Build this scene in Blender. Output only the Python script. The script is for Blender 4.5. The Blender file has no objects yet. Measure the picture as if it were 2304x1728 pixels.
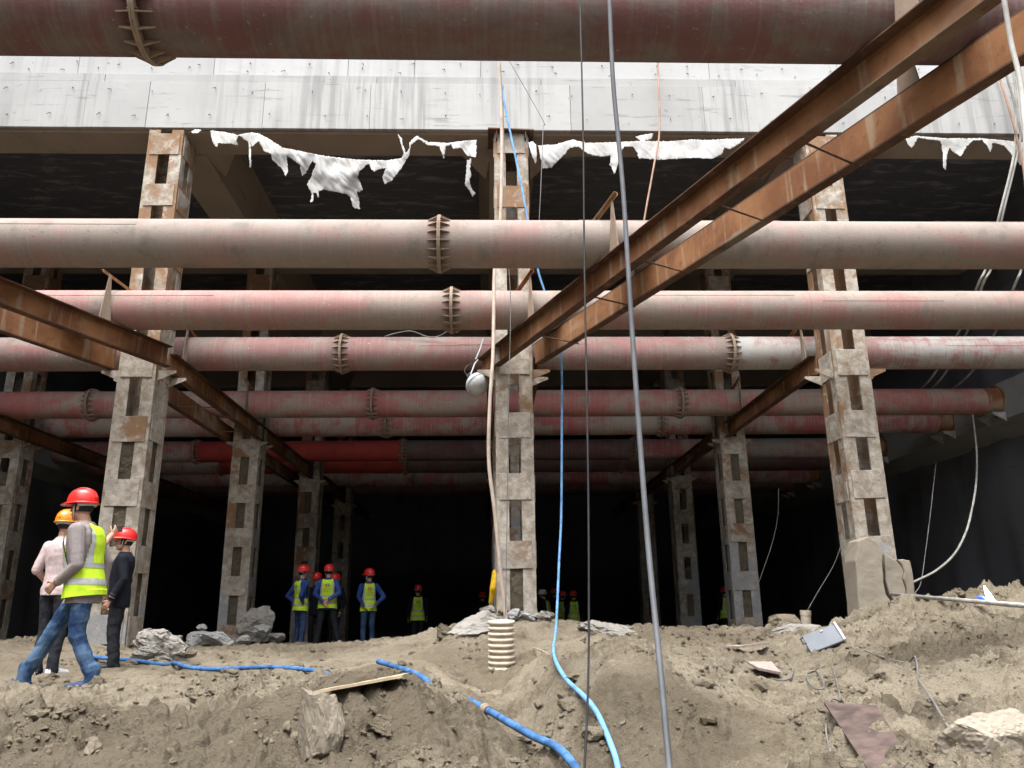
import bpy, bmesh, math, random
import numpy as np
from mathutils import Vector, Matrix, kdtree
from mathutils.geometry import delaunay_2d_cdt

sc = bpy.context.scene
col = sc.collection
random.seed(7)
RNG = np.random.default_rng(11)

# ------------------------------------------------------------------ camera, sky, sun, exposure
W, H = 2304, 1728
FPX, PIT, YAW, ROL, ZC = 1778.0, math.radians(15.86), math.radians(1.925), math.radians(-0.695), 0.8
_f = np.array([math.sin(YAW) * math.cos(PIT), math.cos(YAW) * math.cos(PIT), math.sin(PIT)])
_r = np.array([math.cos(YAW), -math.sin(YAW), 0.0])
_u = np.cross(_r, _f)
CR = math.cos(ROL) * _r + math.sin(ROL) * _u
CU = -math.sin(ROL) * _r + math.cos(ROL) * _u
CF = _f
CAM = np.array([0.0, 0.0, ZC])
cam = bpy.data.cameras.new('camera')
cam.sensor_width = 36.0
cam.lens = FPX / W * 36.0
cam.clip_end = 500
cam_o = bpy.data.objects.new('camera', cam)
cam_o.matrix_world = Matrix(((CR[0], CU[0], -CF[0], 0), (CR[1], CU[1], -CF[1], 0), (CR[2], CU[2], -CF[2], ZC), (0, 0, 0, 1)))
col.objects.link(cam_o)
sc.camera = cam_o

SUN_EL, SUN_AZ = math.radians(70), math.radians(202)     # azimuth measured clockwise from +Y; behind the camera
world = bpy.data.worlds.new('World')
sc.world = world
world.use_nodes = True
wn = world.node_tree
bg = wn.nodes['Background']
sky = wn.nodes.new('ShaderNodeTexSky')
sky.sky_type = 'NISHITA'
sky.sun_disc = False
sky.sun_elevation = SUN_EL
sky.sun_rotation = SUN_AZ
sky.air_density = 1.0
sky.dust_density = 6.0
hs = wn.nodes.new('ShaderNodeHueSaturation')           # high thin overcast: the blue is washed out
hs.inputs['Saturation'].default_value = 0.30
wn.links.new(sky.outputs[0], hs.inputs['Color'])
wn.links.new(hs.outputs[0], bg.inputs[0])
bg.inputs[1].default_value = 0.15
sun = bpy.data.lights.new('sun', 'SUN')
sun.energy = 1.2
sun.angle = math.radians(50)
sun.color = (1.0, 0.98, 0.95)
sun_o = bpy.data.objects.new('sun', sun)
sd = Vector((math.sin(SUN_AZ) * math.cos(SUN_EL), math.cos(SUN_AZ) * math.cos(SUN_EL), math.sin(SUN_EL)))
sun_o.rotation_euler = sd.to_track_quat('Z', 'Y').to_euler()
sun_o.location = (0, -10, 30)
col.objects.link(sun_o)
sc.view_settings.view_transform = 'Standard'
sc.view_settings.look = 'None'
sc.view_settings.gamma = 1
sc.view_settings.exposure = 1.84
sc.cycles.max_bounces = 8
sc.cycles.diffuse_bounces = 5

# ------------------------------------------------------------------ helpers
def ray(px, py):
    return (px - W / 2) / FPX * CR - (py - H / 2) / FPX * CU + CF
def at(px, py, Y):                       # the point seen at a pixel, at depth Y
    d = ray(px, py)
    return CAM + d * (Y / d[1])
def tag(o, label=None, cat=None, group=None, kind=None):
    if label: o['label'] = label
    if cat: o['category'] = cat
    if group: o['group'] = group
    if kind: o['kind'] = kind
    return o
def empty(name, loc=(0, 0, 0), rz=0.0, label=None, cat=None, group=None):
    o = bpy.data.objects.new(name, None)
    o.empty_display_size = 0.2
    o.location = loc
    o.rotation_euler = (0, 0, rz)
    col.objects.link(o)
    return tag(o, label, cat, group)
def link(name, me, parent=None, loc=None, rot=None, scale=None):
    o = bpy.data.objects.new(name, me)
    col.objects.link(o)
    if parent is not None: o.parent = parent
    if loc is not None: o.location = loc
    if rot is not None: o.rotation_euler = rot
    if scale is not None: o.scale = scale
    return o

class MB:
    def __init__(s): s.v = []; s.f = []; s.m = []
    def add(s, v, f, m=0):
        n = len(s.v)
        s.v += [tuple(map(float, p)) for p in v]
        s.f += [tuple(i + n for i in q) for q in f]
        s.m += [m] * len(f)
        return s
    def box(s, c, d, R=None, m=0):
        hx, hy, hz = d[0] / 2, d[1] / 2, d[2] / 2
        P = [Vector((x, y, z)) for x in (-hx, hx) for y in (-hy, hy) for z in (-hz, hz)]
        if R is not None: P = [R @ p for p in P]
        c = Vector(c)
        return s.add([p + c for p in P], [(0, 1, 3, 2), (4, 6, 7, 5), (0, 4, 5, 1), (2, 3, 7, 6), (0, 2, 6, 4), (1, 5, 7, 3)], m)
    def cbox(s, c, d, b, R=None, m=0):                      # chamfered box
        bm = bmesh.new()
        bmesh.ops.create_cube(bm, size=1)
        for v in bm.verts: v.co = Vector((v.co.x * d[0], v.co.y * d[1], v.co.z * d[2]))
        bmesh.ops.bevel(bm, geom=bm.edges[:], offset=b, segments=1, affect='EDGES')
        c = Vector(c)
        P = [((R @ v.co) if R is not None else v.co) + c for v in bm.verts]
        bm.verts.index_update()
        F = [tuple(v.index for v in f.verts) for f in bm.faces]
        bm.free()
        return s.add(P, F, m)
    def prism(s, poly, off, m=0):                            # planar 3-d polygon extruded by the vector off
        n = len(poly)
        A = [Vector(p) for p in poly]; o = Vector(off)
        B = [p + o for p in A]
        F = [tuple(range(n))[::-1], tuple(range(n, 2 * n))]
        F += [(i, (i + 1) % n, n + (i + 1) % n, n + i) for i in range(n)]
        return s.add(A + B, F, m)
    def tube(s, path, r, seg=8, cap=True, m=0):
        P = [Vector(p) for p in path]
        n = len(P)
        rr = r if isinstance(r, (list, tuple)) else [r] * n
        t0 = (P[1] - P[0]).normalized()
        u = t0.orthogonal().normalized()
        V = []
        for i in range(n):
            t = (P[min(i + 1, n - 1)] - P[max(i - 1, 0)]).normalized()
            u = (u - t * u.dot(t)).normalized()
            w = t.cross(u)
            for k in range(seg):
                a = 2 * math.pi * k / seg
                V.append(P[i] + (u * math.cos(a) + w * math.sin(a)) * rr[i])
        F = [(i * seg + k, i * seg + (k + 1) % seg, (i + 1) * seg + (k + 1) % seg, (i + 1) * seg + k) for i in range(n - 1) for k in range(seg)]
        if cap:
            F.append(tuple(range(seg))[::-1]); F.append(tuple(range((n - 1) * seg, n * seg)))
        return s.add(V, F, m)
    def lathe(s, prof, seg=24, M=None, sy=1.0, m=0):          # profile (r, z) turned about z
        V = []
        for r, z in prof:
            for k in range(seg):
                a = 2 * math.pi * k / seg
                p = Vector((r * math.cos(a), r * math.sin(a) * sy, z))
                V.append(M @ p if M is not None else p)
        n = len(prof)
        F = [(i * seg + k, i * seg + (k + 1) % seg, (i + 1) * seg + (k + 1) % seg, (i + 1) * seg + k) for i in range(n - 1) for k in range(seg)]
        return s.add(V, F, m)
    def mesh(s, name, mats, smooth=False, fix=True):
        me = bpy.data.meshes.new(name)
        me.from_pydata(s.v, [], s.f)
        for q in (mats if isinstance(mats, (list, tuple)) else [mats]): me.materials.append(q)
        if any(s.m): me.polygons.foreach_set('material_index', s.m)
        if fix:
            bm = bmesh.new(); bm.from_mesh(me)
            bmesh.ops.recalc_face_normals(bm, faces=bm.faces[:])
            bm.to_mesh(me); bm.free()
        if smooth: me.polygons.foreach_set('use_smooth', [True] * len(me.polygons))
        me.update()
        return me
    def build(s, name, mats, parent=None, smooth=False, loc=None, rot=None, fix=True):
        return link(name, s.mesh(name, mats, smooth, fix), parent, loc, rot)

def spline(pts, n=8):                    # Catmull-Rom through 3-d points
    P = [np.array(p, float) for p in pts]
    P = [2 * P[0] - P[1]] + P + [2 * P[-1] - P[-2]]
    out = []
    for i in range(1, len(P) - 2):
        for k in range(n):
            t = k / n
            a, b, c, d = P[i - 1], P[i], P[i + 1], P[i + 2]
            out.append(.5 * ((2 * b) + (-a + c) * t + (2 * a - 5 * b + 4 * c - d) * t * t + (-a + 3 * b - 3 * c + d) * t ** 3))
    out.append(P[-2])
    return out

# numpy gradient noise
_perm = RNG.permutation(4096)
def _h(ix, iy): return _perm[(ix + _perm[iy & 4095]) & 4095]
def pnoise(x, y):
    x = np.asarray(x, float); y = np.asarray(y, float)
    ix = np.floor(x).astype(int); iy = np.floor(y).astype(int)
    fx = x - ix; fy = y - iy
    u = fx * fx * fx * (fx * (fx * 6 - 15) + 10); v = fy * fy * fy * (fy * (fy * 6 - 15) + 10)
    def g(a, b, dx, dy):
        th = _h(a, b) * (2 * np.pi / 4096)
        return np.cos(th) * dx + np.sin(th) * dy
    n00 = g(ix, iy, fx, fy); n10 = g(ix + 1, iy, fx - 1, fy)
    n01 = g(ix, iy + 1, fx, fy - 1); n11 = g(ix + 1, iy + 1, fx - 1, fy - 1)
    return (n00 * (1 - u) + n10 * u) * (1 - v) + (n01 * (1 - u) + n11 * u) * v
def fbm(x, y, o=4, g=.5):
    s = 0; a = 1
    for i in range(o):
        s = s + a * pnoise(x * 2 ** i + 17 * i, y * 2 ** i - 9 * i); a *= g
    return s

def domes(x, y, s, seed, p=.7):           # scattered rounded lumps of mean spacing s, heights 0..1
    x = x / s; y = y / s
    ix = np.floor(x).astype(int); iy = np.floor(y).astype(int)
    o = np.zeros(np.shape(x))
    for a in (-1, 0, 1):
        for b in (-1, 0, 1):
            h1 = _h(ix + a + seed, iy + b) / 4096.0; h2 = _h(ix + a + 77, iy + b + seed + 5) / 4096.0; h3 = _h(ix + a + 191 + seed, iy + b + 13) / 4096.0
            h4 = _h(ix + a + 7, iy + b + 400 + seed) / 4096.0
            dx = x - (ix + a + h1); dy = y - (iy + b + h2)
            c = np.cos(h3 * 6.28); sn = np.sin(h3 * 6.28)
            u = (dx * c + dy * sn) * (1 + .5 * h4); v = -dx * sn + dy * c
            r = .30 + .45 * h3
            d = np.clip(1 - (u * u + v * v) / (r * r), 0, 1)
            o = np.maximum(o, np.where(h4 < p, (.35 + .65 * h2) * d ** .36, 0))
    return o

# ------------------------------------------------------------------ materials
class Mat:
    def __init__(s, name):
        s.mat = bpy.data.materials.new(name); s.mat.use_nodes = True
        s.nt = s.mat.node_tree; s.b = s.nt.nodes['Principled BSDF']
    def n(s, t, **k):
        x = s.nt.nodes.new(t)
        for a, b in k.items(): setattr(x, a, b)
        return x
    def put(s, sock, val):
        if hasattr(val, 'links') or isinstance(val, bpy.types.NodeSocket): s.nt.links.new(val, sock)
        elif isinstance(val, (tuple, list)) and len(val) == 3 and len(sock.default_value) == 4: sock.default_value = (*val, 1)
        else: sock.default_value = val
    def pos(s, sx=1, sy=1, sz=1):
        g = s.n('ShaderNodeNewGeometry').outputs['Position']
        m = s.n('ShaderNodeVectorMath', operation='MULTIPLY')
        s.nt.links.new(g, m.inputs[0]); m.inputs[1].default_value = (sx, sy, sz)
        return m.outputs[0]
    def noise(s, vec, scale, detail=4, rough=.6, dist=0.0):
        x = s.n('ShaderNodeTexNoise')
        s.nt.links.new(vec, x.inputs['Vector'])
        x.inputs['Scale'].default_value = scale; x.inputs['Detail'].default_value = detail
        x.inputs['Roughness'].default_value = rough; x.inputs['Distortion'].default_value = dist
        return x.outputs['Fac']
    def ramp(s, fac, a, b, lo=0.0, hi=1.0):                  # smooth step from a to b
        x = s.n('ShaderNodeMapRange', interpolation_type='SMOOTHSTEP')
        s.put(x.inputs[0], fac)
        for i, q in enumerate((a, b, lo, hi)): x.inputs[i + 1].default_value = q
        return x.outputs[0]
    def mix(s, fac, a, b, mode='MIX'):
        x = s.n('ShaderNodeMix', data_type='RGBA', blend_type=mode)
        s.put(x.inputs[0], fac); s.put(x.inputs[6], a); s.put(x.inputs[7], b)
        return x.outputs[2]
    def math(s, op, a, b=0.0):
        x = s.n('ShaderNodeMath', operation=op)
        s.put(x.inputs[0], a); s.put(x.inputs[1], b)
        return x.outputs[0]
    def rnd(s): return s.n('ShaderNodeObjectInfo').outputs['Random']
    def nz(s):
        g = s.n('ShaderNodeNewGeometry').outputs['Normal']
        x = s.n('ShaderNodeSeparateXYZ'); s.nt.links.new(g, x.inputs[0])
        return x.outputs[2]
    def z(s):
        x = s.n('ShaderNodeSeparateXYZ'); s.nt.links.new(s.n('ShaderNodeNewGeometry').outputs['Position'], x.inputs[0])
        return x.outputs[2]
    def out(s, colr, rough=.85, bump=None, strength=.5, dist=.01, metal=0.0, spec=.3):
        s.put(s.b.inputs['Base Color'], colr); s.put(s.b.inputs['Roughness'], rough)
        s.b.inputs['Metallic'].default_value = metal
        s.b.inputs['Specular IOR Level'].default_value = spec
        if bump is not None:
            x = s.n('ShaderNodeBump'); x.inputs['Strength'].default_value = strength; x.inputs['Distance'].default_value = dist
            s.nt.links.new(bump, x.inputs['Height']); s.nt.links.new(x.outputs[0], s.b.inputs['Normal'])
        return s.mat
def plain(name, c, rough=.7, var=.25, scale=9, metal=0, spec=.3, bump=.2):
    m = Mat(name); p = m.pos()
    f = m.noise(p, scale, 5, .65)
    d = tuple(x * (1 - var) for x in c); l = tuple(min(1, x * (1 + var * .6)) for x in c)
    return m.out(m.mix(m.ramp(f, .3, .7), d, l), rough, m.noise(p, scale * 6, 4), bump, .004, metal, spec)

def pipe_mat(name, red, dust, redness, speck=.5):
    m = Mat(name)
    p = m.pos()
    st = m.noise(m.pos(30, .9, .9), 1.0, 5, .62)             # run-down streaks around the pipe
    pa = m.noise(m.pos(.8, 1.2, 1.2), 1.0, 6, .68, .6)
    mid = m.noise(p, 3.5, 6, .65)
    fine = m.noise(p, 42, 4, .7)
    a = m.math('ADD', m.math('MULTIPLY', pa, .85), m.math('MULTIPLY', st, .22))
    a = m.math('ADD', a, m.math('MULTIPLY', mid, .38))
    f = m.ramp(a, .76 - redness * .02 - .14 + redness * .12, .80 + redness * .12)
    c = m.mix(f, red, dust)
    c = m.mix(m.math('MULTIPLY', m.ramp(mid, .52, .72), .5), c, tuple(x * .55 for x in dust))
    c = m.mix(m.math('MULTIPLY', m.ramp(st, .48, .70), .22), c, tuple(min(1, x * 1.35) for x in dust))
    sp = m.noise(p, 30, 2, .5)
    c = m.mix(m.math('MULTIPLY', m.ramp(sp, .70, .74), speck), c, (.55, .52, .48))
    sp2 = m.noise(m.pos(1, 1, 1), 19, 3, .6)
    c = m.mix(m.math('MULTIPLY', m.ramp(sp2, .66, .72), .55), c, (.10, .055, .04))
    c = m.mix(m.math('MULTIPLY', fine, .22), c, (.07, .05, .045))
    return m.out(c, m.ramp(mid, .3, .7, .62, .88), m.math('ADD', m.math('MULTIPLY', fine, .5), m.math('MULTIPLY', sp, .8)), .45, .006, spec=.25)

PINK = (.275, .150, .136); DUSTY = (.232, .198, .172)
PIPE_M = {
    'a': pipe_mat('strut_paint_maroon', (.135, .060, .060), (.142, .114, .102), .15, .2),
    'b': pipe_mat('strut_paint_dusty', (.26, .165, .148), DUSTY, -.3, .25),
    'c': pipe_mat('strut_paint_pink', PINK, (.250, .205, .176), -.12, .4),
    'd': pipe_mat('strut_paint_faded_red', (.262, .135, .127), (.256, .208, .184), .06, .9),
    'e': pipe_mat('strut_paint_red', (.33, .120, .110), (.29, .235, .198), .16, .6),
    'f': pipe_mat('strut_paint_grey_red', (.335, .105, .105), (.33, .295, .26), .12, .4),
    'h': pipe_mat('strut_paint_cement_splashed', (.30, .16, .15), (.36, .35, .33), -.05, .4),
    'g': pipe_mat('strut_paint_bright_red', (.37, .045, .036), (.27, .07, .055), 1.2, .1),
}

def rust_mat(name, a, b, c, streak=.5):
    m = Mat(name); p = m.pos()
    n1 = m.noise(p, 1.6, 5, .6, .3); n2 = m.noise(p, 9, 5, .65); n3 = m.noise(p, 60, 3, .7)
    st = m.noise(m.pos(6, 6, .45), 1.4, 4, .55)
    k = m.mix(m.ramp(n1, .35, .65), a, b)
    k = m.mix(m.math('MULTIPLY', m.ramp(st, .52, .68), streak), k, c)
    ce = m.noise(m.pos(.35, .35, 1.6), 1.0, 4, .55, .5)
    k = m.mix(m.math('MULTIPLY', m.ramp(ce, .56, .66), streak * .8), k, (.31, .275, .215))
    k = m.mix(m.math('MULTIPLY', m.ramp(n2, .55, .75), .5), k, tuple(x * .4 for x in a))
    k = m.mix(m.math('MULTIPLY', m.ramp(n3, .6, .72), .3), k, tuple(min(1, x * 1.8) for x in b))
    return m.out(k, .88, m.math('ADD', n2, m.math('MULTIPLY', n3, .6)), .4, .006, spec=.2)
M_RUST = rust_mat('rusty_steel', (.150, .064, .029), (.245, .118, .053), (.30, .235, .165), .65)
M_RUSTD = rust_mat('dark_rusty_steel', (.060, .032, .022), (.105, .055, .034), (.17, .12, .085), .35)  # dark rust, deepened for the channel flanges: their shadow put into the colour
M_FLANGE = rust_mat('dusty_flange_steel', (.20, .145, .105), (.255, .195, .15), (.30, .25, .20), .4)

def column_mat(name, cement):
    m = Mat(name); p = m.pos(); r = m.rnd()
    off = m.n('ShaderNodeVectorMath', operation='ADD')
    m.nt.links.new(p, off.inputs[0])
    comb = m.n('ShaderNodeCombineXYZ'); m.put(comb.inputs[2], m.math('MULTIPLY', r, 40.0)); m.nt.links.new(comb.outputs[0], off.inputs[1])
    q = off.outputs[0]
    n1 = m.noise(q, 1.5, 6, .65, .5); n2 = m.noise(q, 5.5, 6, .7, .3); n3 = m.noise(p, 38, 4, .7); n4 = m.noise(q, .9, 3, .5)
    base = m.mix(m.ramp(n2, .38, .62), (.25, .216, .174), (.40, .366, .318))
    rust = m.mix(n3, (.15, .078, .04), (.265, .155, .082))
    zf = m.ramp(m.z(), 1.2, 7.5, -.14, .07)                  # the upper lifts were cleaned less: more rust
    f = m.ramp(m.math('ADD', m.math('ADD', n1, zf), m.math('MULTIPLY', m.math('SUBTRACT', r, .5), .34)), .48, .62)
    c = m.mix(m.math('MULTIPLY', f, .9), base, rust)
    gf = m.ramp(m.math('ADD', m.math('ADD', n4, m.math('MULTIPLY', m.math('SUBTRACT', m.math('FRACT', m.math('MULTIPLY', r, 7.3)), .5), .36)), m.ramp(m.z(), .6, 4.6, cement, -.22)), .58, .68)
    grey = m.mix(n2, (.17, .185, .205), (.36, .365, .37))
    c = m.mix(m.math('MULTIPLY', gf, .85), c, grey)
    n5 = m.noise(q, 14, 5, .7, .4)
    c = m.mix(m.math('MULTIPLY', m.ramp(n5, .58, .66), .42), c, (.12, .092, .066))
    c = m.mix(m.math('MULTIPLY', m.ramp(n3, .58, .68), .38), c, (.08, .06, .042))
    c = m.mix(m.math('MULTIPLY', m.ramp(n2, .60, .66), .6), c, (.50, .46, .40))
    return m.out(c, .9, m.math('ADD', m.math('MULTIPLY', n2, 1.6), m.math('MULTIPLY', n3, .5)), .6, .012, spec=.2)
M_COL = column_mat('cement_stained_rusty_steel', .12)
M_COLR = column_mat('cement_stained_rusty_steel_low', -.02)

def concrete_mat(name, a, b, streak, dirt, sx=6):
    m = Mat(name); p = m.pos(); r = m.rnd()
    n1 = m.noise(p, 1.1, 5, .6, .3); n2 = m.noise(p, 7, 6, .7); n3 = m.noise(p, 55, 3, .7)
    st = m.noise(m.pos(sx, .5, .22), 1.0, 5, .65); st2 = m.noise(m.pos(sx * 3, .5, .35), 1.0, 4, .6)
    hz = m.noise(m.pos(.9, .9, 9), 1.0, 5, .7)
    lf = m.ramp(m.noise(m.pos(.45, .45, .2), 1.0, 2, .5), .42, .58)
    c = m.mix(n1, a, b)
    c = m.mix(m.math('MULTIPLY', m.ramp(r, .1, .9), .22), c, tuple(x * .55 for x in a))
    c = m.mix(m.math('MULTIPLY', m.ramp(st, .46, .62), m.math('MULTIPLY', lf, streak)), c, tuple(x * .58 for x in a))
    c = m.mix(m.math('MULTIPLY', m.ramp(st2, .58, .70), m.math('MULTIPLY', lf, streak * .6)), c, tuple(x * .5 for x in a))
    c = m.mix(m.math('MULTIPLY', m.ramp(hz, .58, .70), dirt), c, tuple(x * .45 for x in a))
    c = m.mix(m.math('MULTIPLY', m.ramp(n2, .62, .72), dirt), c, tuple(x * .35 for x in a))
    return m.out(c, .9, m.math('ADD', n2, m.math('MULTIPLY', n3, .5)), .3, .008, spec=.2)
M_FASCIA = concrete_mat('formed_concrete', (.295, .295, .288), (.42, .418, .41), .55, .55)
M_FASCIA2 = concrete_mat('skylit_formed_concrete', (.33, .332, .33), (.42, .422, .42), .3, .55)  # upper band: brighter sky light put into a lighter concrete colour
M_SOFFIT = concrete_mat('muddy_concrete', (.24, .20, .155), (.33, .28, .22), .25, .5, 2)
M_CONC = concrete_mat('grey_concrete', (.23, .235, .235), (.32, .32, .315), .35, .4, 3)
M_RUBBLE = concrete_mat('broken_concrete', (.20, .188, .168), (.33, .315, .29), .15, .55, 3)
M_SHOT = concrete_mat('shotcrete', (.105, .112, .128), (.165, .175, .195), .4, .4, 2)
M_MUDCON = concrete_mat('dusty_concrete', (.245, .216, .172), (.32, .285, .235), .12, .35, 3)
M_STONE = concrete_mat('tan_stone', (.150, .130, .100), (.225, .196, .155), .0, .5, 3)
def slab_mat():
    m = Mat('black_membrane'); p = m.pos()
    n1 = m.noise(m.pos(.7, 2.6, 1), 1.6, 6, .7, .6); n2 = m.noise(p, 14, 4, .7)
    c = m.mix(m.ramp(n1, .50, .68), (.075, .08, .092), (.20, .195, .20))
    return m.out(c, .8, m.math('ADD', n1, m.math('MULTIPLY', n2, .3)), .5, .02, spec=.3)
M_SLAB = slab_mat()

def soil_mat(name, k=1.0, damp=False):
    m = Mat(name); p = m.pos()
    n0 = m.noise(p, .55, 4, .55, .4); n1 = m.noise(p, 2.6, 6, .65, .3); n2 = m.noise(p, 13, 6, .7); n3 = m.noise(p, 85, 4, .75)
    t = lambda c: tuple(x * k for x in c)
    c = m.mix(m.ramp(n0, .36, .64), t((.172, .146, .106)), t((.276, .240, .180)))
    c = m.mix(m.math('MULTIPLY', m.ramp(n1, .48, .66), .65), c, t((.125, .101, .070)))
    c = m.mix(m.math('MULTIPLY', m.ramp(n2, .55, .72), .5), c, t((.375, .335, .268)))
    c = m.mix(m.math('MULTIPLY', m.ramp(n3, .52, .66), .6), c, t((.085, .067, .047)))
    if damp:                                # freshly turned damp earth against pale dried crust
        at_ = m.n('ShaderNodeAttribute', attribute_name='damp').outputs['Fac']
        d = m.ramp(m.math('ADD', at_, m.math('MULTIPLY', m.math('SUBTRACT', n1, .5), .9)), .25, .75)
        c = m.mix(m.math('MULTIPLY', d, .78), c, t((.104, .086, .062)), 'MIX')
    h = m.math('ADD', m.math('MULTIPLY', n2, 1.5), m.math('MULTIPLY', n3, .55))
    return m.out(c, .97, h, 1.0, .04, spec=.1)
M_SOIL = soil_mat('dry_excavated_soil', 1.08, True)
M_CLOD = soil_mat('soil_clod', .95)
M_BOULDER = soil_mat('tan_boulder', 1.12)
M_FILL = soil_mat('rough_cement_fill', .62)

def sheet_mat():
    m = Mat('torn_plastic_sheet'); p = m.pos()
    n = m.noise(p, 3.5, 5, .65)
    c = m.mix(m.ramp(n, .42, .70), (.30, .30, .295), (.225, .214, .196))
    o = m.out(c, .6, m.noise(m.pos(9, 9, 3), 1.0, 3, .5, 1.5), .35, .02, spec=.3)
    return o
M_SHEET = sheet_mat()

M_BLUEHOSE = plain('blue_plastic_hose', (.052, .14, .32), .8, .55, 9, spec=.2, bump=.4)
M_BLUELINE = plain('pale_blue_hose', (.13, .30, .54), .7, .35, 6, spec=.25)
M_WHITEHOSE = plain('cream_hose', (.47, .395, .33), .6, .25, 4)
M_GREYHOSE = plain('grey_hose', (.085, .092, .102), .55, .3, 3)
M_BLACK = plain('black_cable', (.018, .018, .02), .6, .3, 5)
M_BROWNC = plain('brown_cable', (.34, .21, .15), .7, .3, 4)
M_PALEC = plain('pale_cable', (.33, .325, .30), .7, .3, 4)
M_WIRE = plain('grey_wire', (.16, .155, .15), .6, .3, 4)
M_TUBE = plain('cream_corrugated_plastic', (.52, .46, .37), .65, .22, 8)
M_BOXG = plain('grey_painted_box', (.115, .132, .158), .5, .14, 4, spec=.4)
M_BOXD = plain('dark_rubber', (.03, .03, .033), .7, .3, 6)
M_LAMP = plain('pale_lamp_enamel', (.50, .53, .55), .35, .14, 6, spec=.5)
M_STEEL = plain('bare_grey_steel', (.36, .355, .34), .5, .3, 8, metal=.3)
M_PLY = plain('raw_plywood', (.34, .28, .19), .85, .35, 7)
M_PLYR = plain('brown_film_plywood', (.085, .060, .052), .6, .5, 9, spec=.35)
M_TILE = plain('dusty_pink_board', (.36, .29, .262), .8, .35, 12)

def solid(name, c, rough=.6, spec=.3, bump=0.15, scale=30, var=.15):
    return plain(name, c, rough, var, scale, 0, spec, bump)
M_SKIN = solid('skin', (.42, .235, .165), .55, var=.1)
M_HAIR = solid('black_hair', (.012, .011, .010), .6)
M_LIME = solid('lime_vest_fabric', (.54, .80, .035), .75, .2, .25, 14, .12)
M_BAND = solid('silver_reflective_tape', (.42, .43, .44), .4, .4)
M_REDH = solid('red_helmet_plastic', (.70, .026, .022), .28, .5, 0, var=.04)
M_ORH = solid('orange_helmet_plastic', (.85, .20, .012), .30, .5, 0, var=.04)
M_WHH = solid('white_helmet_plastic', (.7, .7, .68), .3, .5, 0)
M_HBAND = solid('pale_helmet_strap', (.50, .51, .49), .7)
def denim(name, a, b):
    m = Mat(name); p = m.pos()
    n = m.noise(p, 3.2, 4, .6); n2 = m.noise(p, 12, 4, .6, .5)
    return m.out(m.mix(m.ramp(m.math('ADD', m.math('MULTIPLY', n, .7), m.math('MULTIPLY', n2, .3)), .42, .62), a, b), .85, n2, .5, .02, spec=.15)
M_JEAN = denim('blue_denim', (.018, .042, .105), (.085, .145, .235))
M_JEAND = denim('dark_denim', (.018, .032, .085), (.05, .085, .18))
M_BLUEJ = denim('blue_work_jacket', (.022, .050, .20), (.05, .10, .31))
M_NAVY = solid('black_navy_wool', (.010, .012, .019), .85, .15)
M_CHAR = solid('charcoal_trousers', (.022, .024, .030), .85, .15)
M_GREYJ = solid('grey_wool_jacket', (.24, .212, .21), .9, .1, .3, 60, .12)
M_PINKS = solid('pale_pink_shirt', (.48, .385, .385), .85, .15)
M_YEL = solid('yellow_shirt', (.72, .45, .03), .8, .15)
M_BROWNT = solid('brown_trousers', (.16, .10, .07), .85, .15)
M_WHITE = solid('white_shoe', (.62, .63, .66), .6, .3)
M_SHOEB = solid('black_shoe', (.02, .02, .024), .5, .3)
M_BLUESH = solid('navy_shoe', (.03, .05, .13), .6, .3)
M_LOGO_O = solid('orange_print', (.80, .14, .03), .7)
M_LOGO_T = solid('teal_print', (.03, .30, .36), .7)
M_PRINT = solid('dark_green_print', (.05, .16, .12), .7)

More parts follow.
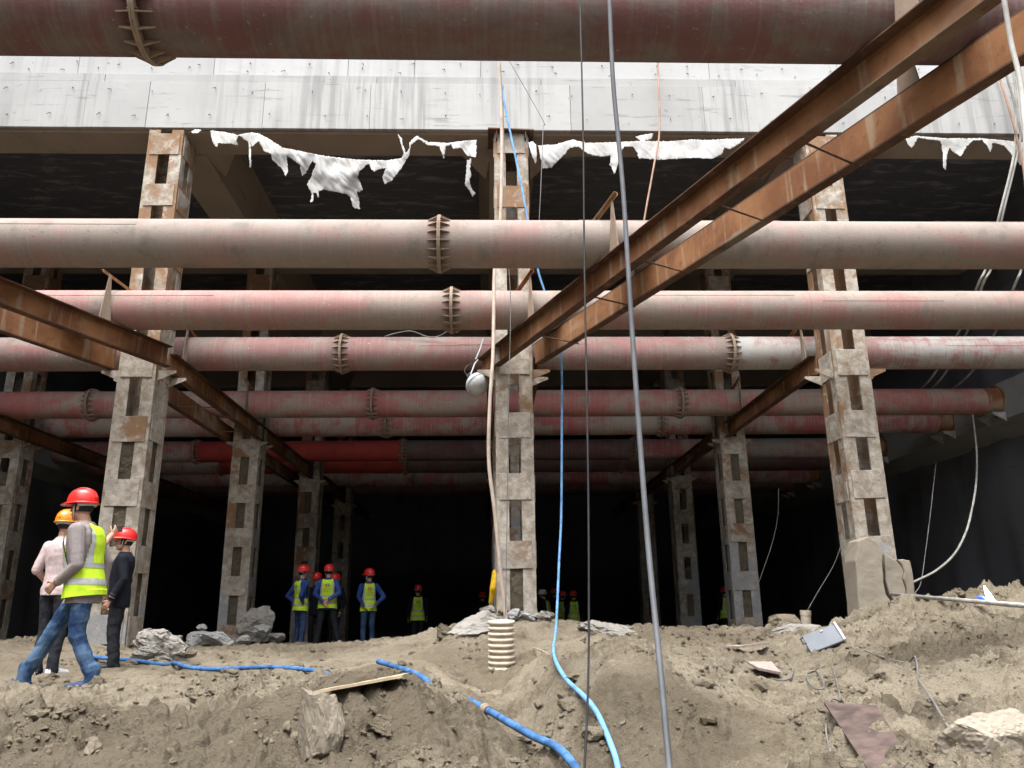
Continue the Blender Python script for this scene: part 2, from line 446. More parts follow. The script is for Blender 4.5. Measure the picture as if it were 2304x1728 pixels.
# ------------------------------------------------------------------ the ground
CP = []
for q in [(0, 1728, 4.6), (300, 1728, 4.6), (600, 1728, 4.5), (850, 1728, 4.35), (1050, 1728, 4.5), (1230, 1728, 5.0), (1400, 1728, 4.9), (1600, 1728, 4.6), (1800, 1728, 4.3), (2000, 1728, 4.0), (2304, 1728, 3.7),
          (0, 1650, 5.0), (300, 1650, 5.0), (600, 1650, 4.95), (850, 1640, 4.75), (1000, 1640, 5.0), (1180, 1660, 6.2), (1330, 1655, 5.15), (1500, 1650, 5.15), (1750, 1650, 4.8), (2050, 1650, 4.5), (2304, 1650, 4.2),
          (0, 1590, 5.5), (300, 1585, 5.5), (600, 1580, 5.45), (850, 1575, 5.1), (980, 1580, 5.4), (1070, 1590, 6.2), (1150, 1600, 7.3), (1300, 1575, 5.7), (1400, 1560, 5.55), (1550, 1560, 5.8), (1720, 1580, 5.6), (2000, 1570, 5.5), (2250, 1570, 5.0),
          (250, 1558, 5.95), (600, 1556, 5.9), (840, 1548, 5.35), (1400, 1490, 6.1), (1520, 1500, 6.2), (1280, 1505, 6.9), (1400, 1462, 8.6),
          (43, 1547, 7.4), (212, 1534, 7.5), (450, 1530, 7.8), (700, 1530, 7.9), (830, 1525, 7.6), (960, 1545, 7.2), (1120, 1535, 9.1), (1700, 1520, 7.0), (1800, 1520, 7.0), (2050, 1500, 6.6), (2250, 1480, 5.7),
          (146, 1517, 8.9), (255, 1509, 10.2), (500, 1505, 9.6), (720, 1505, 9.4), (950, 1490, 9.0), (1130, 1487, 10.3), (1250, 1470, 9.0), (1720, 1500, 7.8), (1900, 1480, 8.0),
          (60, 1440, 12.5), (320, 1462, 12.2), (520, 1456, 14), (663, 1456, 17.9), (757, 1453, 17.9), (829, 1455, 18.7), (900, 1440, 14), (990, 1445, 11.5), (1060, 1402, 11.6), (1150, 1390, 11.9), (1240, 1400, 11.8), (1330, 1412, 11.6), (1450, 1427, 11), (1600, 1432, 11.5), (1700, 1414, 12), (1850, 1424, 11.5), (1925, 1407, 12.2),
          (1850, 1462, 9.2), (1980, 1365, 11.0), (2060, 1356, 9.8), (2166, 1358, 9.3), (2240, 1366, 8.8), (2304, 1378, 8.5), (2304, 1440, 6.6), (2100, 1430, 7.8), (2000, 1430, 8.6)]:
    CP.append(at(*q))
for q in [(-6, 23, -.25), (0, 22, -.35), (6, 21, -.1), (0, 30, -.5), (-8, 32, -.4), (8, 32, -.4), (11, 20, .0), (11.5, 13, .5), (-11.5, 14, .1), (-11, 24, -.2), (0, 45, -.5), (-12, 45, -.5), (12, 45, -.5), (.45, 14.5, .35), (6, 15, .25),
          (0, 0, -.75), (-5, 0, -.7), (5, 0, -.6), (0, 2.4, -.42), (-4, 2.5, -.25), (4, 2.6, -.15), (-12, 6, .0), (12, 6, .35), (-12, 0, -.5), (12, 0, -.4), (0, -14, -.8), (-12, -14, -.8), (12, -14, -.8)]:
    CP.append(np.array(q, float))
CP = np.array(CP)
def _tps(r2): return .5 * r2 * np.log(r2 + 1e-9)
_n = len(CP)
_d2 = ((CP[:, None, :2] - CP[None, :, :2]) ** 2).sum(-1)
_A = np.zeros((_n + 3, _n + 3)); _A[:_n, :_n] = _tps(_d2) + np.eye(_n) * .05
_A[:_n, _n:] = np.c_[np.ones(_n), CP[:, :2]]; _A[_n:, :_n] = _A[:_n, _n:].T
_w = np.linalg.solve(_A, np.r_[CP[:, 2], 0, 0, 0])
def base_h(x, y):
    sh = np.shape(x); x = np.ravel(x); y = np.ravel(y)
    o = np.empty(len(x))
    for i in range(0, len(x), 60000):
        a, b = x[i:i + 60000, None], y[i:i + 60000, None]
        o[i:i + 60000] = _tps((a - CP[:, 0]) ** 2 + (b - CP[:, 1]) ** 2) @ _w[:_n] + _w[_n] + _w[_n + 1] * a[:, 0] + _w[_n + 2] * b[:, 0]
    return o.reshape(sh)
def sstep(a, b, x): t = np.clip((x - a) / (b - a), 0, 1); return t * t * (3 - 2 * t)
def roughness(x, y):
    u = x / np.maximum(y, .5)
    road = sstep(6.6, 7.6, y) * (1 - sstep(11.0, 12.5, y)) * (1 - sstep(-.14, -.02, u))
    front = 1 - sstep(6.0, 7.4, y)
    r = .75 + .45 * front * (1 - sstep(-.05, .15, u)) - .42 * road + .45 * sstep(.28, .42, u)
    return np.clip(r, .25, 1.35)
def detail_h(x, y):
    R = roughness(x, y)
    wx = x + .10 * pnoise(x / .5, y / .5); wy = y + .10 * pnoise(x / .5 + 31, y / .5 + 7)
    h = .085 * fbm(x / 1.0, y / 1.0, 3)
    rid = 1 - np.abs(pnoise(wx / .42 + 5, wy / .42 + 9)) * 2
    h = h + .050 * R * (rid - .5)
    b1 = np.abs(pnoise(wx / .20 + 50, wy / .20 + 3)) + .55 * np.abs(pnoise(wx / .10 + 8, wy / .10))
    msk = .35 + .65 * sstep(-.18, .25, fbm(x / .7 + 40, y / .7, 2))
    h = h + .125 * R * msk * (b1 - .22)
    b2 = np.abs(pnoise(wx / .05, wy / .05 + 21)) + .5 * np.abs(pnoise(wx / .026 + 9, wy / .026))
    h = h + .034 * R * (b2 - .25) * msk
    m2 = .25 + .75 * sstep(-.12, .22, fbm(x / .8 + 70, y / .8 - 20, 3))
    h = h + R * m2 * (.075 * domes(wx, wy, .34, 3, .38) + (.050 * domes(wx, wy, .15, 11, .5)) + .032 * domes(wx + .3 * h, wy, .07, 29, .6))
    h = h + R * .016 * domes(x, y, .036, 41, .7) - R * (.016 + .034 * m2)
    cv = np.exp(-(pnoise(wx / .33 + 14, wy / .33 - 6) / .055) ** 2) * sstep(.0, .25, fbm(x / .6 - 9, y / .6 + 33, 2))
    h = h - .055 * R * cv
    near = sstep(1.0, 3.0, np.hypot(x, y))
    return h * near
def seg_d(x, y, a, b):                    # distance to a line segment in plan
    t = np.clip(((x - a[0]) * (b[0] - a[0]) + (y - a[1]) * (b[1] - a[1])) / ((b[0] - a[0]) ** 2 + (b[1] - a[1]) ** 2), 0, 1)
    return np.hypot(x - a[0] - t * (b[0] - a[0]), y - a[1] - t * (b[1] - a[1]))
_base0 = base_h
def base_h(x, y):                         # heaps and the gully beside the hose
    h = _base0(x, y)
    h = h + .13 * np.exp(-(seg_d(x, y, (.75, 8.6), (1.15, 5.5)) / .42) ** 2)
    h = h - .13 * np.exp(-(seg_d(x, y, (.02, 9.6), (.34, 5.2)) / .33) ** 2)
    h = h + .07 * np.exp(-(seg_d(x, y, (-1.6, 5.35), (-.7, 5.3)) / .30) ** 2)
    return h
def gz(x, y):
    x = np.atleast_1d(np.asarray(x, float)); y = np.atleast_1d(np.asarray(y, float))
    o = base_h(x, y) + detail_h(x, y)
    return float(o[0]) if o.size == 1 else o
def G(px, py, y0=2.5, y1=26):             # where the sight line of a pixel meets the ground
    d = ray(px, py)
    ys = np.linspace(y0, y1, 500)
    P = CAM[None] + d[None] * (ys / d[1])[:, None]
    g = base_h(P[:, 0], P[:, 1])
    k = np.nonzero(P[:, 2] < g)[0]
    i = k[0] if len(k) else 250
    return np.array([P[i, 0], P[i, 1], gz(P[i, 0], P[i, 1])])

ys = np.concatenate([np.linspace(-14, 1.5, 10), np.linspace(1.5, 3.3, 30)[1:], 3.3 * (13.2 / 3.3) ** np.linspace(0, 1, 610)[1:], 13.2 * (46 / 13.2) ** np.linspace(0, 1, 130)[1:]])
us = np.concatenate([-np.geomspace(4.5, .74, 26), np.linspace(-.73, .73, 800), np.geomspace(.74, 4.5, 26)])
YY = np.repeat(ys[:, None], len(us), 1)
XX = us[None, :] * np.maximum(np.abs(YY), 3.0)
XX = np.clip(XX, -13.1, 12.6)
ZZ = base_h(XX, YY) + detail_h(XX, YY)
nr, nc = YY.shape
V = np.stack([XX, YY, ZZ], -1).reshape(-1, 3)
i0 = (np.arange(nr - 1)[:, None] * nc + np.arange(nc - 1)[None]).ravel()
Fq = np.stack([i0, i0 + 1, i0 + nc + 1, i0 + nc], 1)
me = bpy.data.meshes.new('ground')
me.vertices.add(len(V)); me.vertices.foreach_set('co', V.ravel().astype(np.float32))
me.loops.add(Fq.size); me.loops.foreach_set('vertex_index', Fq.ravel().astype(np.int32))
me.polygons.add(len(Fq)); me.polygons.foreach_set('loop_start', (np.arange(len(Fq)) * 4).astype(np.int32))
me.polygons.foreach_set('loop_total', np.full(len(Fq), 4, np.int32))
me.polygons.foreach_set('use_smooth', np.ones(len(Fq), bool))
DX, DY = XX.ravel(), YY.ravel()
dmp = np.zeros(len(DX))
for cx, cy, rx, ry, a in [(-1.6, 4.9, 2.4, .75, 1.0), (.2, 4.6, .8, .5, .8), (.95, 5.1, .75, .75, .95), (2.6, 4.9, .5, .45, .7), (3.7, 6.9, .9, 1.2, .75), (-.35, 5.5, .9, .45, .9), (.1, 7.3, .35, 1.2, .5), (1.9, 4.2, .6, .4, .6)]:
    dmp = np.maximum(dmp, a * np.exp(-(((DX - cx) / rx) ** 2 + ((DY - cy) / ry) ** 2)))
me.attributes.new('damp', 'FLOAT', 'POINT').data.foreach_set('value', dmp.astype(np.float32))
me.materials.append(M_SOIL); me.update(calc_edges=True)
tag(link('ground', me), kind='structure')

# loose clods, too many to count
ico = bmesh.new(); bmesh.ops.create_icosphere(ico, subdivisions=1, radius=1)
IV1 = np.array([v.co[:] for v in ico.verts]); IF1 = np.array([[v.index for v in f.verts] for f in ico.faces]); ico.free()
ico = bmesh.new(); bmesh.ops.create_icosphere(ico, subdivisions=2, radius=1)
IV2 = np.array([v.co[:] for v in ico.verts]); IF2 = np.array([[v.index for v in f.verts] for f in ico.faces]); ico.free()
def clods(n, smin, smax, IV, IF):
    y = 3.2 * (12.5 / 3.2) ** RNG.random(n * 4); u = RNG.uniform(-.72, .72, n * 4); x = u * y
    dens = roughness(x, y) * (.05 + .95 * sstep(.02, .38, fbm(x / .7 + 3, y / .7 + 8, 4)))
    k = np.nonzero(RNG.random(n * 4) < dens * .8)[0][:n]
    x, y = x[k], y[k]; n = len(k)
    s = smin * (smax / smin) ** (RNG.random(n) ** 2.6) * (.5 + y / 9)
    z = gz(x, y)
    V = np.repeat(IV[None], n, 0) * (1 + RNG.normal(0, .17, (n, len(IV), 1)))
    V = V * (s[:, None, None] * RNG.uniform(.6, 1.25, (n, 1, 3)) * np.array([1, 1, .72]))
    a = RNG.uniform(0, 6.28, n); t = RNG.uniform(-.5, .5, n)
    ca, sa, ct, st = np.cos(a)[:, None], np.sin(a)[:, None], np.cos(t)[:, None], np.sin(t)[:, None]
    X, Y2, Z = V[..., 0], V[..., 1], V[..., 2]
    X, Z = X * ct - Z * st, X * st + Z * ct
    X, Y2 = X * ca - Y2 * sa, X * sa + Y2 * ca
    V = np.stack([X + x[:, None], Y2 + y[:, None], Z + (z + s * .22)[:, None]], -1)
    return V.reshape(-1, 3), (IF[None] + (np.arange(n) * len(IV))[:, None, None]).reshape(-1, 3)
v1, f1 = clods(16000, .0045, .024, IV1, IF1)
v2, f2 = clods(800, .014, .075, IV2, IF2)
me = bpy.data.meshes.new('soil_clods')
me.from_pydata(np.r_[v1, v2].tolist(), [], np.r_[f1, f2 + len(v1)].tolist())
me.materials.append(M_CLOD)
tag(link('soil_clods', me), 'loose clods and crumbs of dry soil scattered over the ground', 'soil', kind='stuff')

# ------------------------------------------------------------------ the pit and the concrete deck overhead
ZB = 9.03                                 # underside of the deck's beams
def wall(name, label, c, d, mat):
    o = MB().box(c, d).build(name, mat)
    return tag(o, label, 'wall')
def rough_wall(name, label, x, inward):
    yy = np.linspace(-16, 47, 150); zz = np.linspace(-1.6, 11.5, 34)
    Yg, Zg = np.meshgrid(yy, zz, indexing='ij')
    Xg = x + inward * (.16 * fbm(Yg / 1.6, Zg / 4.5 + x, 4) + .06 * np.sin(Yg * 5.2 + 2 * pnoise(Yg, Zg / 6)))
    m = MB(); n2 = len(zz)
    m.add(np.stack([Xg, Yg, Zg], -1).reshape(-1, 3), [(i * n2 + j, i * n2 + j + 1, (i + 1) * n2 + j + 1, (i + 1) * n2 + j) for i in range(len(yy) - 1) for j in range(n2 - 1)])
    back = [(x - inward * .6, -16, -1.6), (x - inward * .6, 47, -1.6), (x - inward * .6, 47, 11.5), (x - inward * .6, -16, 11.5)]
    m.add(back, [(0, 1, 2, 3)])
    return tag(m.build(name, M_SHOT, smooth=True), label, 'wall')
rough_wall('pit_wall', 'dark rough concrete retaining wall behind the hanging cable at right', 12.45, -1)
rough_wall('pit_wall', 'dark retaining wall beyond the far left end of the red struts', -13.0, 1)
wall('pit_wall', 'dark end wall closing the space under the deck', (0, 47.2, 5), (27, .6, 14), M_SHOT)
wall('pit_wall', 'concrete retaining wall of the open pit behind the viewer', (0, -16.2, 5), (27, .6, 13), M_CONC)

deck = empty('concrete_deck', (0, 12.45, ZB), 0, 'white stained concrete deck resting on the steel columns over the pit', 'deck')
def rel(o, root):                         # parent without moving
    o.parent = root
    o.matrix_parent_inverse = Matrix.Translation(root.location).inverted() if root.rotation_euler.z == 0 else root.matrix_basis.inverted()
    return o
def part(mb, name, mat, root, smooth=False): return rel(mb.build(name, mat, smooth=smooth), root)
def soffit_box(c, d, nx, amp=.012):        # a beam with an uneven underside
    m = MB(); x0, x1 = c[0] - d[0] / 2, c[0] + d[0] / 2; y0, y1 = c[1] - d[1] / 2, c[1] + d[1] / 2
    m.box(c, d)
    return m
part(MB().box((-.3, 30.0, 10.65), (26.0, 34.6, 1.3)), 'slab', M_SLAB, deck)
part(MB().box((-.3, 12.86, 10.28), (26.0, .5, 2.46)), 'edge_beam_core', M_SOFFIT, deck)
# edge beam body with a broken lower lip
m = MB(); nx = 420
xs_ = np.linspace(-13, 12.5, nx)
lip = .030 * np.abs(fbm(xs_ / .35, xs_ * 0 + 2.2, 4)) * sstep(-.1, .2, fbm(xs_ / 2.2, xs_ * 0 + 5, 2))
for k in range(nx - 1):
    a, b = xs_[k], xs_[k + 1]; la, lb = lip[k], lip[k + 1]
    m.add([(a, 12.47, ZB + .02 + la), (b, 12.47, ZB + .02 + lb), (b, 12.52, ZB + .5 * lb), (a, 12.52, ZB + .5 * la), (a, 12.9, ZB), (b, 12.9, ZB), (b, 13.2, ZB), (a, 13.2, ZB), (a, 13.26, ZB + .06), (b, 13.26, ZB + .06)],
          [(0, 1, 2, 3), (3, 2, 5, 4), (4, 5, 6, 7), (7, 6, 9, 8)])
m.add([(-13, 13.26, ZB + .06), (12.5, 13.26, ZB + .06), (12.5, 13.26, 10.0), (-13, 13.26, 10.0)], [(0, 1, 2, 3)])
part(m, 'edge_beam_soffit', M_SOFFIT, deck)
for y in (18.4, 24.1, 29.8, 35.5): part(MB().cbox((-.3, y, 9.55), (25.6, .75, 1.0), .05), 'cross_beam', M_SOFFIT, deck)
for x in (-5.64, .45, 6.08):
    mm = MB()
    mm.prism([(x - .38, 13.3, ZB + .04), (x + .38, 13.3, ZB + .04), (x + .62, 13.3, 10.02), (x - .62, 13.3, 10.02)], (0, 32, 0))
    part(mm, 'long_beam', M_SOFFIT, deck)
    for s in ((1,) if x < 0 else (-1, 1)):  # haunches where the beams meet over a column
        h = MB().prism([(x + s * .37, 13.24, ZB + .05), (x + s * .95, 13.24, ZB + .09), (x + s * .45, 14.2, ZB + .09)], (0, 0, .85))
        part(h, 'haunch', M_SOFFIT, deck)
# formwork panels of the face: each cast panel its own piece
def panels(z0, z1, y, widths, x0, jig, mt=M_FASCIA):
    x = x0; i = 0
    while x < 12.3:
        w = widths[i % len(widths)]; i += 1
        x1 = min(x + w, 12.4)
        dy = random.uniform(-.006, .006)
        me_ = MB().cbox(((x + x1) / 2, y + .06 + dy, (z0 + z1) / 2), (x1 - x - .006, .12, z1 - z0 - .006), .004, m=0)
        part(me_, 'panel', mt, deck)
        x = x1
panels(ZB + .035, 10.02, 12.40, [2.02, 1.95, 1.8, 1.1, 2.05, 1.9, 2.4, 1.22, 2.44], -12.9, .0)
panels(10.02, 10.19, 12.415, [3.6, 2.44, 4.88, 3.0], -12.9, .0)
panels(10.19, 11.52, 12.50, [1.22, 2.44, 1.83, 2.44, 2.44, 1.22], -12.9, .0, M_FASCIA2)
# tie-wire stubs left in the face
m = MB()
for zr in (9.32, 9.84, 10.36, 10.5):
    x = -9.4
    while x < 10.5:
        x += random.uniform(.55, 1.15)
        z = zr + random.uniform(-.05, .05)
        y = 12.40 if z < 10 else 12.50
        m.tube([(x, y + .02, z), (x + random.uniform(-.02, .02), y - .03, z - .01), (x + random.uniform(-.06, .03), y - .045, z - random.uniform(.02, .07))], .006, 5)
tag(part(m, 'tie_wires', M_BLACK, deck), kind='stuff')
# concrete waler along the right wall, taking the ends of the struts
wal = tag(MB().prism([(11.78, -12, 4.82), (12.5, -12, 4.55), (12.5, -12, 5.72), (11.78, -12, 5.66)], (0, 56, 0)).build('waler', M_CONC), 'grey concrete waler along the right wall where the struts end', 'beam')
tag(MB().prism([(-12.4, -12, 4.82), (-13.0, -12, 4.55), (-13.0, -12, 5.72), (-12.4, -12, 5.66)], (0, 56, 0)).build('waler', M_CONC), 'grey concrete waler along the left wall beyond the struts', 'beam')

# ------------------------------------------------------------------ steel columns
def angle_mesh(h):
    L, t = .2, .016
    m = MB()
    poly = [(0, 0, 0), (L, 0, 0), (L, t, 0), (t, t, 0), (t, L, 0), (0, L, 0)]
    return m.prism(poly, (0, 0, h))
CW = .60
_bat = {}
def batten(w, h):
    k = (w, h)
    if k not in _bat:
        _bat[k] = [MB().cbox((0, 0, 0), (w + random.uniform(-.02, .02), .014, h + random.uniform(-.02, .02)), .003).mesh('batten_plate', q) for q in (M_COL, M_COLR)]
    return _bat[k]
def fill_mesh(h):
    m = MB(); nz_ = max(4, int(h / .05)); ns = 40
    s = .545
    for i in range(nz_ + 1):
        z = h * i / nz_
        for k in range(ns):
            t = k / ns * 4; e = int(t); f = t - e
            p = [(-1 + 2 * f, -1), (1, -1 + 2 * f), (1 - 2 * f, 1), (-1, 1 - 2 * f)][e]
            d = 1 + .10 * float(pnoise((p[0] + p[1] * 1.7) * 4 + h * 3, z * 7)) + .06 * float(pnoise((p[0] - p[1] * 1.3) * 11, z * 19 + h))
            top = .0 if i < nz_ else random.uniform(-.07, .05)
            m.v.append((p[0] * s / 2 * d, p[1] * s / 2 * d, z + top))
    m.f = [(i * ns + k, i * ns + (k + 1) % ns, (i + 1) * ns + (k + 1) % ns, (i + 1) * ns + k) for i in range(nz_) for k in range(ns)]
    m.f.append(tuple(range(nz_ * ns, (nz_ + 1) * ns)))
    m.m = [0] * len(m.f)
    return m
def column(x, y, zb, zfill, zoff, label, mi=0, pitch=1.025, ph=.43, group=None, bracket=.30, cap=False):
    mat = (M_COL, M_COLR)[mi]
    c = empty('lattice_column', (x, y, zb), 0, label, 'column', group)
    h = ZB - zb - .01
    me_ = angle_mesh(h).mesh('angle', mat)
    for k, (sx, sy) in enumerate(((-1, -1), (1, -1), (1, 1), (-1, 1))):
        link('angle', me_, c, (sx * CW / 2, sy * CW / 2, 0), (0, 0, k * math.pi / 2))
    z = zoff - int((zoff - zb) / pitch) * pitch
    while z < ZB - .05:
        for k in range(4):
            jz = random.uniform(-.03, .03)
            hh = min(ph, 2 * (ZB - .02 - z - jz))
            if hh < .12: continue
            a = k * math.pi / 2
            r = CW / 2 + .0085
            link('batten_plate', batten(.5, ph if hh > ph - .01 else round(hh, 2))[mi], c, (r * math.sin(a), -r * math.cos(a), z + jz - zb), (random.uniform(-.004, .004), random.uniform(-.018, .018), a))
        z += pitch
    if zfill > zb + .3: fill_mesh(zfill - zb).build('fill', M_FILL, c)
    if bracket:
        for sx in (-1, 1):
            for dy in (-.24, .20):
                m = MB().prism([(sx * (CW / 2 + .005), dy, 4.6 - zb - .01), (sx * (CW / 2 + bracket), dy, 4.6 - zb - .01), (sx * (CW / 2 + bracket), dy, 4.6 - zb - .05), (sx * (CW / 2 + .005), dy, 4.6 - zb - .03 - .5 * bracket)], (0, .016, 0))
                m.build('bracket', M_COLR, c)
    if cap:
        m = MB().cbox((.0, -.10, h - .012), (.82, .66, .03), .004, Matrix.Rotation(.03, 3, 'Y'))
        m.box((-.26, -.36, h - .10), (.02, .10, .16)); m.box((.26, -.36, h - .10), (.02, .10, .16))
        m.build('cap_plate', M_RUSTD, c)
    return c
zc0 = at(1158, 955, 12.4)[2]
column(.45, 12.7, .1, 1.52, zc0, 'rusty lattice column in the middle with a cap plate, white hose beside it', 0, cap=True)
column(-5.64, 12.7, -.1, 3.55, 3.62, 'cement-stained lattice column behind the man in the black jacket', 0)
column(6.08, 12.7, .2, 1.5, 3.65, 'tall lattice column at right with a cracked concrete collar at its foot', 1)
column(-5.55, 18.4, -.1, 5.0, 3.40, 'lattice column standing in grey rubble behind the first left column', 0, bracket=.17)
column(5.80, 18.4, -.1, 4.6, 3.40, 'lattice column to the left of the collared right column, one bay deeper', 0, bracket=.17)
column(.45, 18.4, -.1, 2.6, 3.40, 'lattice column one bay directly behind the middle column', 0, bracket=.17)
column(-10.94, 18.4, -.1, 3.9, 3.40, 'lattice column cut by the left edge of the picture', 0, bracket=.17)
column(-5.33, 24.1, -.3, 4.4, 3.40, 'dim grey lattice column behind the group of four workers', 0, bracket=.17)
column(5.94, 24.1, -.2, 1.9, 3.40, 'dim lattice column in the dark, third in the right row', 0, bracket=.17)
column(-10.9, 24.1, -.2, 3.0, 3.40, 'faint lattice column in the dark between the two left columns', 0, bracket=.17)
column(.45, 24.1, -.3, 2.0, 3.40, 'lattice column two bays behind the middle column', 0, bracket=.17)
column(-5.33, 29.8, -.4, 2.5, 3.40, 'faint lattice column in the dark right behind the group of workers', 0, bracket=.17)
column(5.94, 29.8, -.4, 2.5, 3.40, 'faint lattice column deep in the dark, fourth in the right row', 0, bracket=.17)

# ------------------------------------------------------------------ longitudinal channel beams
ZT, ZL = 4.975, 4.62
def channel(p0, p1, side, label, mat, stops=(), rods=(), group=None, mfl=None):
    """web runs from p0 to p1 in plan; flanges point to the left (side=1) or right (-1) of that direction"""
    a = Vector((p0[0], p0[1], 0)); b = Vector((p1[0], p1[1], 0))
    t = (b - a).normalized(); n = Vector((-t.y, t.x, 0)) * side
    L = (b - a).length
    r = empty('channel_beam', (a.x, a.y, ZL), math.atan2(t.y, t.x), label, 'beam', group)
    s = side
    MB().box((L / 2, 0, (ZT - ZL) / 2), (L, .012, ZT - ZL - .036)).build('web', mat, r)
    for nm, z in (('top_flange', ZT - ZL - .009), ('bottom_flange', .009)):
        MB().prism([(0, -.006 * s, z - .009), (0, .115 * s, z - .006), (0, .115 * s, z + .006), (0, -.006 * s, z + .009)], (L, 0, 0)).build(nm, mfl or M_RUSTD, r)
    zt = ZT - ZL
    for d in stops:                         # triangular stop plates that hold a strut in place
        m = MB()
        m.prism([(d - .10, .02 * s, zt), (d + .12, .02 * s, zt), (d + .02, .02 * s, zt + .74), (d - .01, .02 * s, zt + .74)], (0, .014 * s, 0))
        m.build('stop_plate', M_FLANGE, r)
        m = MB()
        m.prism([(0, 0, 0), (.05, 0, 0), (.05, .006, 0), (.006, .006, 0), (.006, .05, 0), (0, .05, 0)], (0, 0, .62))
        link('retainer_bar', m.mesh('retainer_bar', M_RUST), r, (d - .12, .02 * s, zt + .78), (0, math.radians(102), 0))
    for d, w in rods:
        MB().tube([(d, 0, .005), (d + .10, -w * s, .005)], .011, 8).build('tie_rod', M_RUSTD, r)
    return r
# right diagonal pair, to the middle column
A0, A1 = (4.28, 2.0), (-.07, 13.15)
tA = Vector((A1[0] - A0[0], A1[1] - A0[1])).normalized(); nA = Vector((tA.y, -tA.x))
def along(p0, t, Yp): return (Yp - p0[1]) / t.y
dA = lambda Yp: along(A0, tA, Yp)
B0 = (5.04 , 2.0); B1 = (.80, 12.25)
tB = Vector((B1[0] - B0[0], B1[1] - B0[1])).normalized()
channel(A0, A1, 1, 'rusty diagonal channel beam overhead at right, upper one with its open side showing', M_RUST, stops=(dA(5.22) - .42, dA(9.23) - .40, dA(11.55) - .40),
        rods=[(dA(y), .66) for y in (5.9, 7.0, 8.3, 9.4, 10.9)])
channel(B0, B1, -1, 'orange rusty diagonal channel beam overhead at right, lower one with flat web showing', M_RUST, stops=(along(B0, tB, 5.22) + .42, along(B0, tB, 9.23) + .40))
# left diagonal pair, to the left column
channel((-8.05, 5.3), (-5.20, 12.42), -1, 'rusty diagonal channel beam at left crossing in front of the left column', M_RUST, stops=(along((-8.05, 5.3), Vector((2.85, 7.12)).normalized(), 11.55) - .38,))
channel((-8.55, 6.1), (-6.06, 12.50), 1, 'rusty diagonal channel beam at left ending behind the left column', M_RUST)
# straight pairs running away under the struts
def straight(x, y0, y1, side, label, stops=()):
    return channel((x, y0), (x, y1), side, label, M_RUST, stops=[y - y0 for y in stops], rods=())
straight(-5.30, 12.75, 36, -1, 'rusty channel beam running back into the dark from the left column, right side', (13.33, 16.98))
b = straight(-6.00, 13.1, 36, 1, 'rusty channel beam running back from behind the left column, left side')
for d in (1.9, 4.1): MB().tube([(d, 0, .005), (d + .05, -.70, .005)], .011, 8).build('tie_rod', M_RUSTD, b)
straight(.12, 13.2, 36, 1, 'dark channel beam running back behind the middle column, left side')
straight(.80, 13.0, 36, -1, 'dark channel beam running back behind the middle column, right side')
straight(5.72, 12.9, 36, 1, 'rusty channel beam running back into the dark from the right column', (13.33, 16.98))
straight(-10.6, 16.2, 36, -1, 'dark rusty channel beam at the left edge below the sixth strut')

# ------------------------------------------------------------------ tubular struts
R0 = .3045; ZP = 5.28
_seg = {}
def stiff_mesh(): return MB().prism([(.018, -.006, R0 - .003), (.135, -.006, R0 - .003), (.135, -.006, R0 + .010), (.018, -.006, R0 + .062)], (0, .012, 0)).mesh('stiffener', M_FLANGE)
STIFF = stiff_mesh()
def ring_mesh():
    m = MB()
    for a, b in ((-.021, -.0015), (.0015, .021)):
        prof = [(R0 - .004, a), (R0 + .066, a), (R0 + .066, b), (R0 - .004, b), (R0 - .004, a)]
        m.lathe(prof, 40)
    return m.mesh('flange', M_FLANGE)
RING = ring_mesh()
def bolts_mesh():
    m = MB()
    for k in range(16):
        a = (k + .5) / 16 * 2 * math.pi
        p = Vector((math.cos(a), math.sin(a), 0)) * (R0 + .038)
        m.tube([p + Vector((0, 0, -.042)), p + Vector((0, 0, .042))], .011, 6)
    return m.mesh('bolts', M_RUSTD)
BOLT = bolts_mesh()
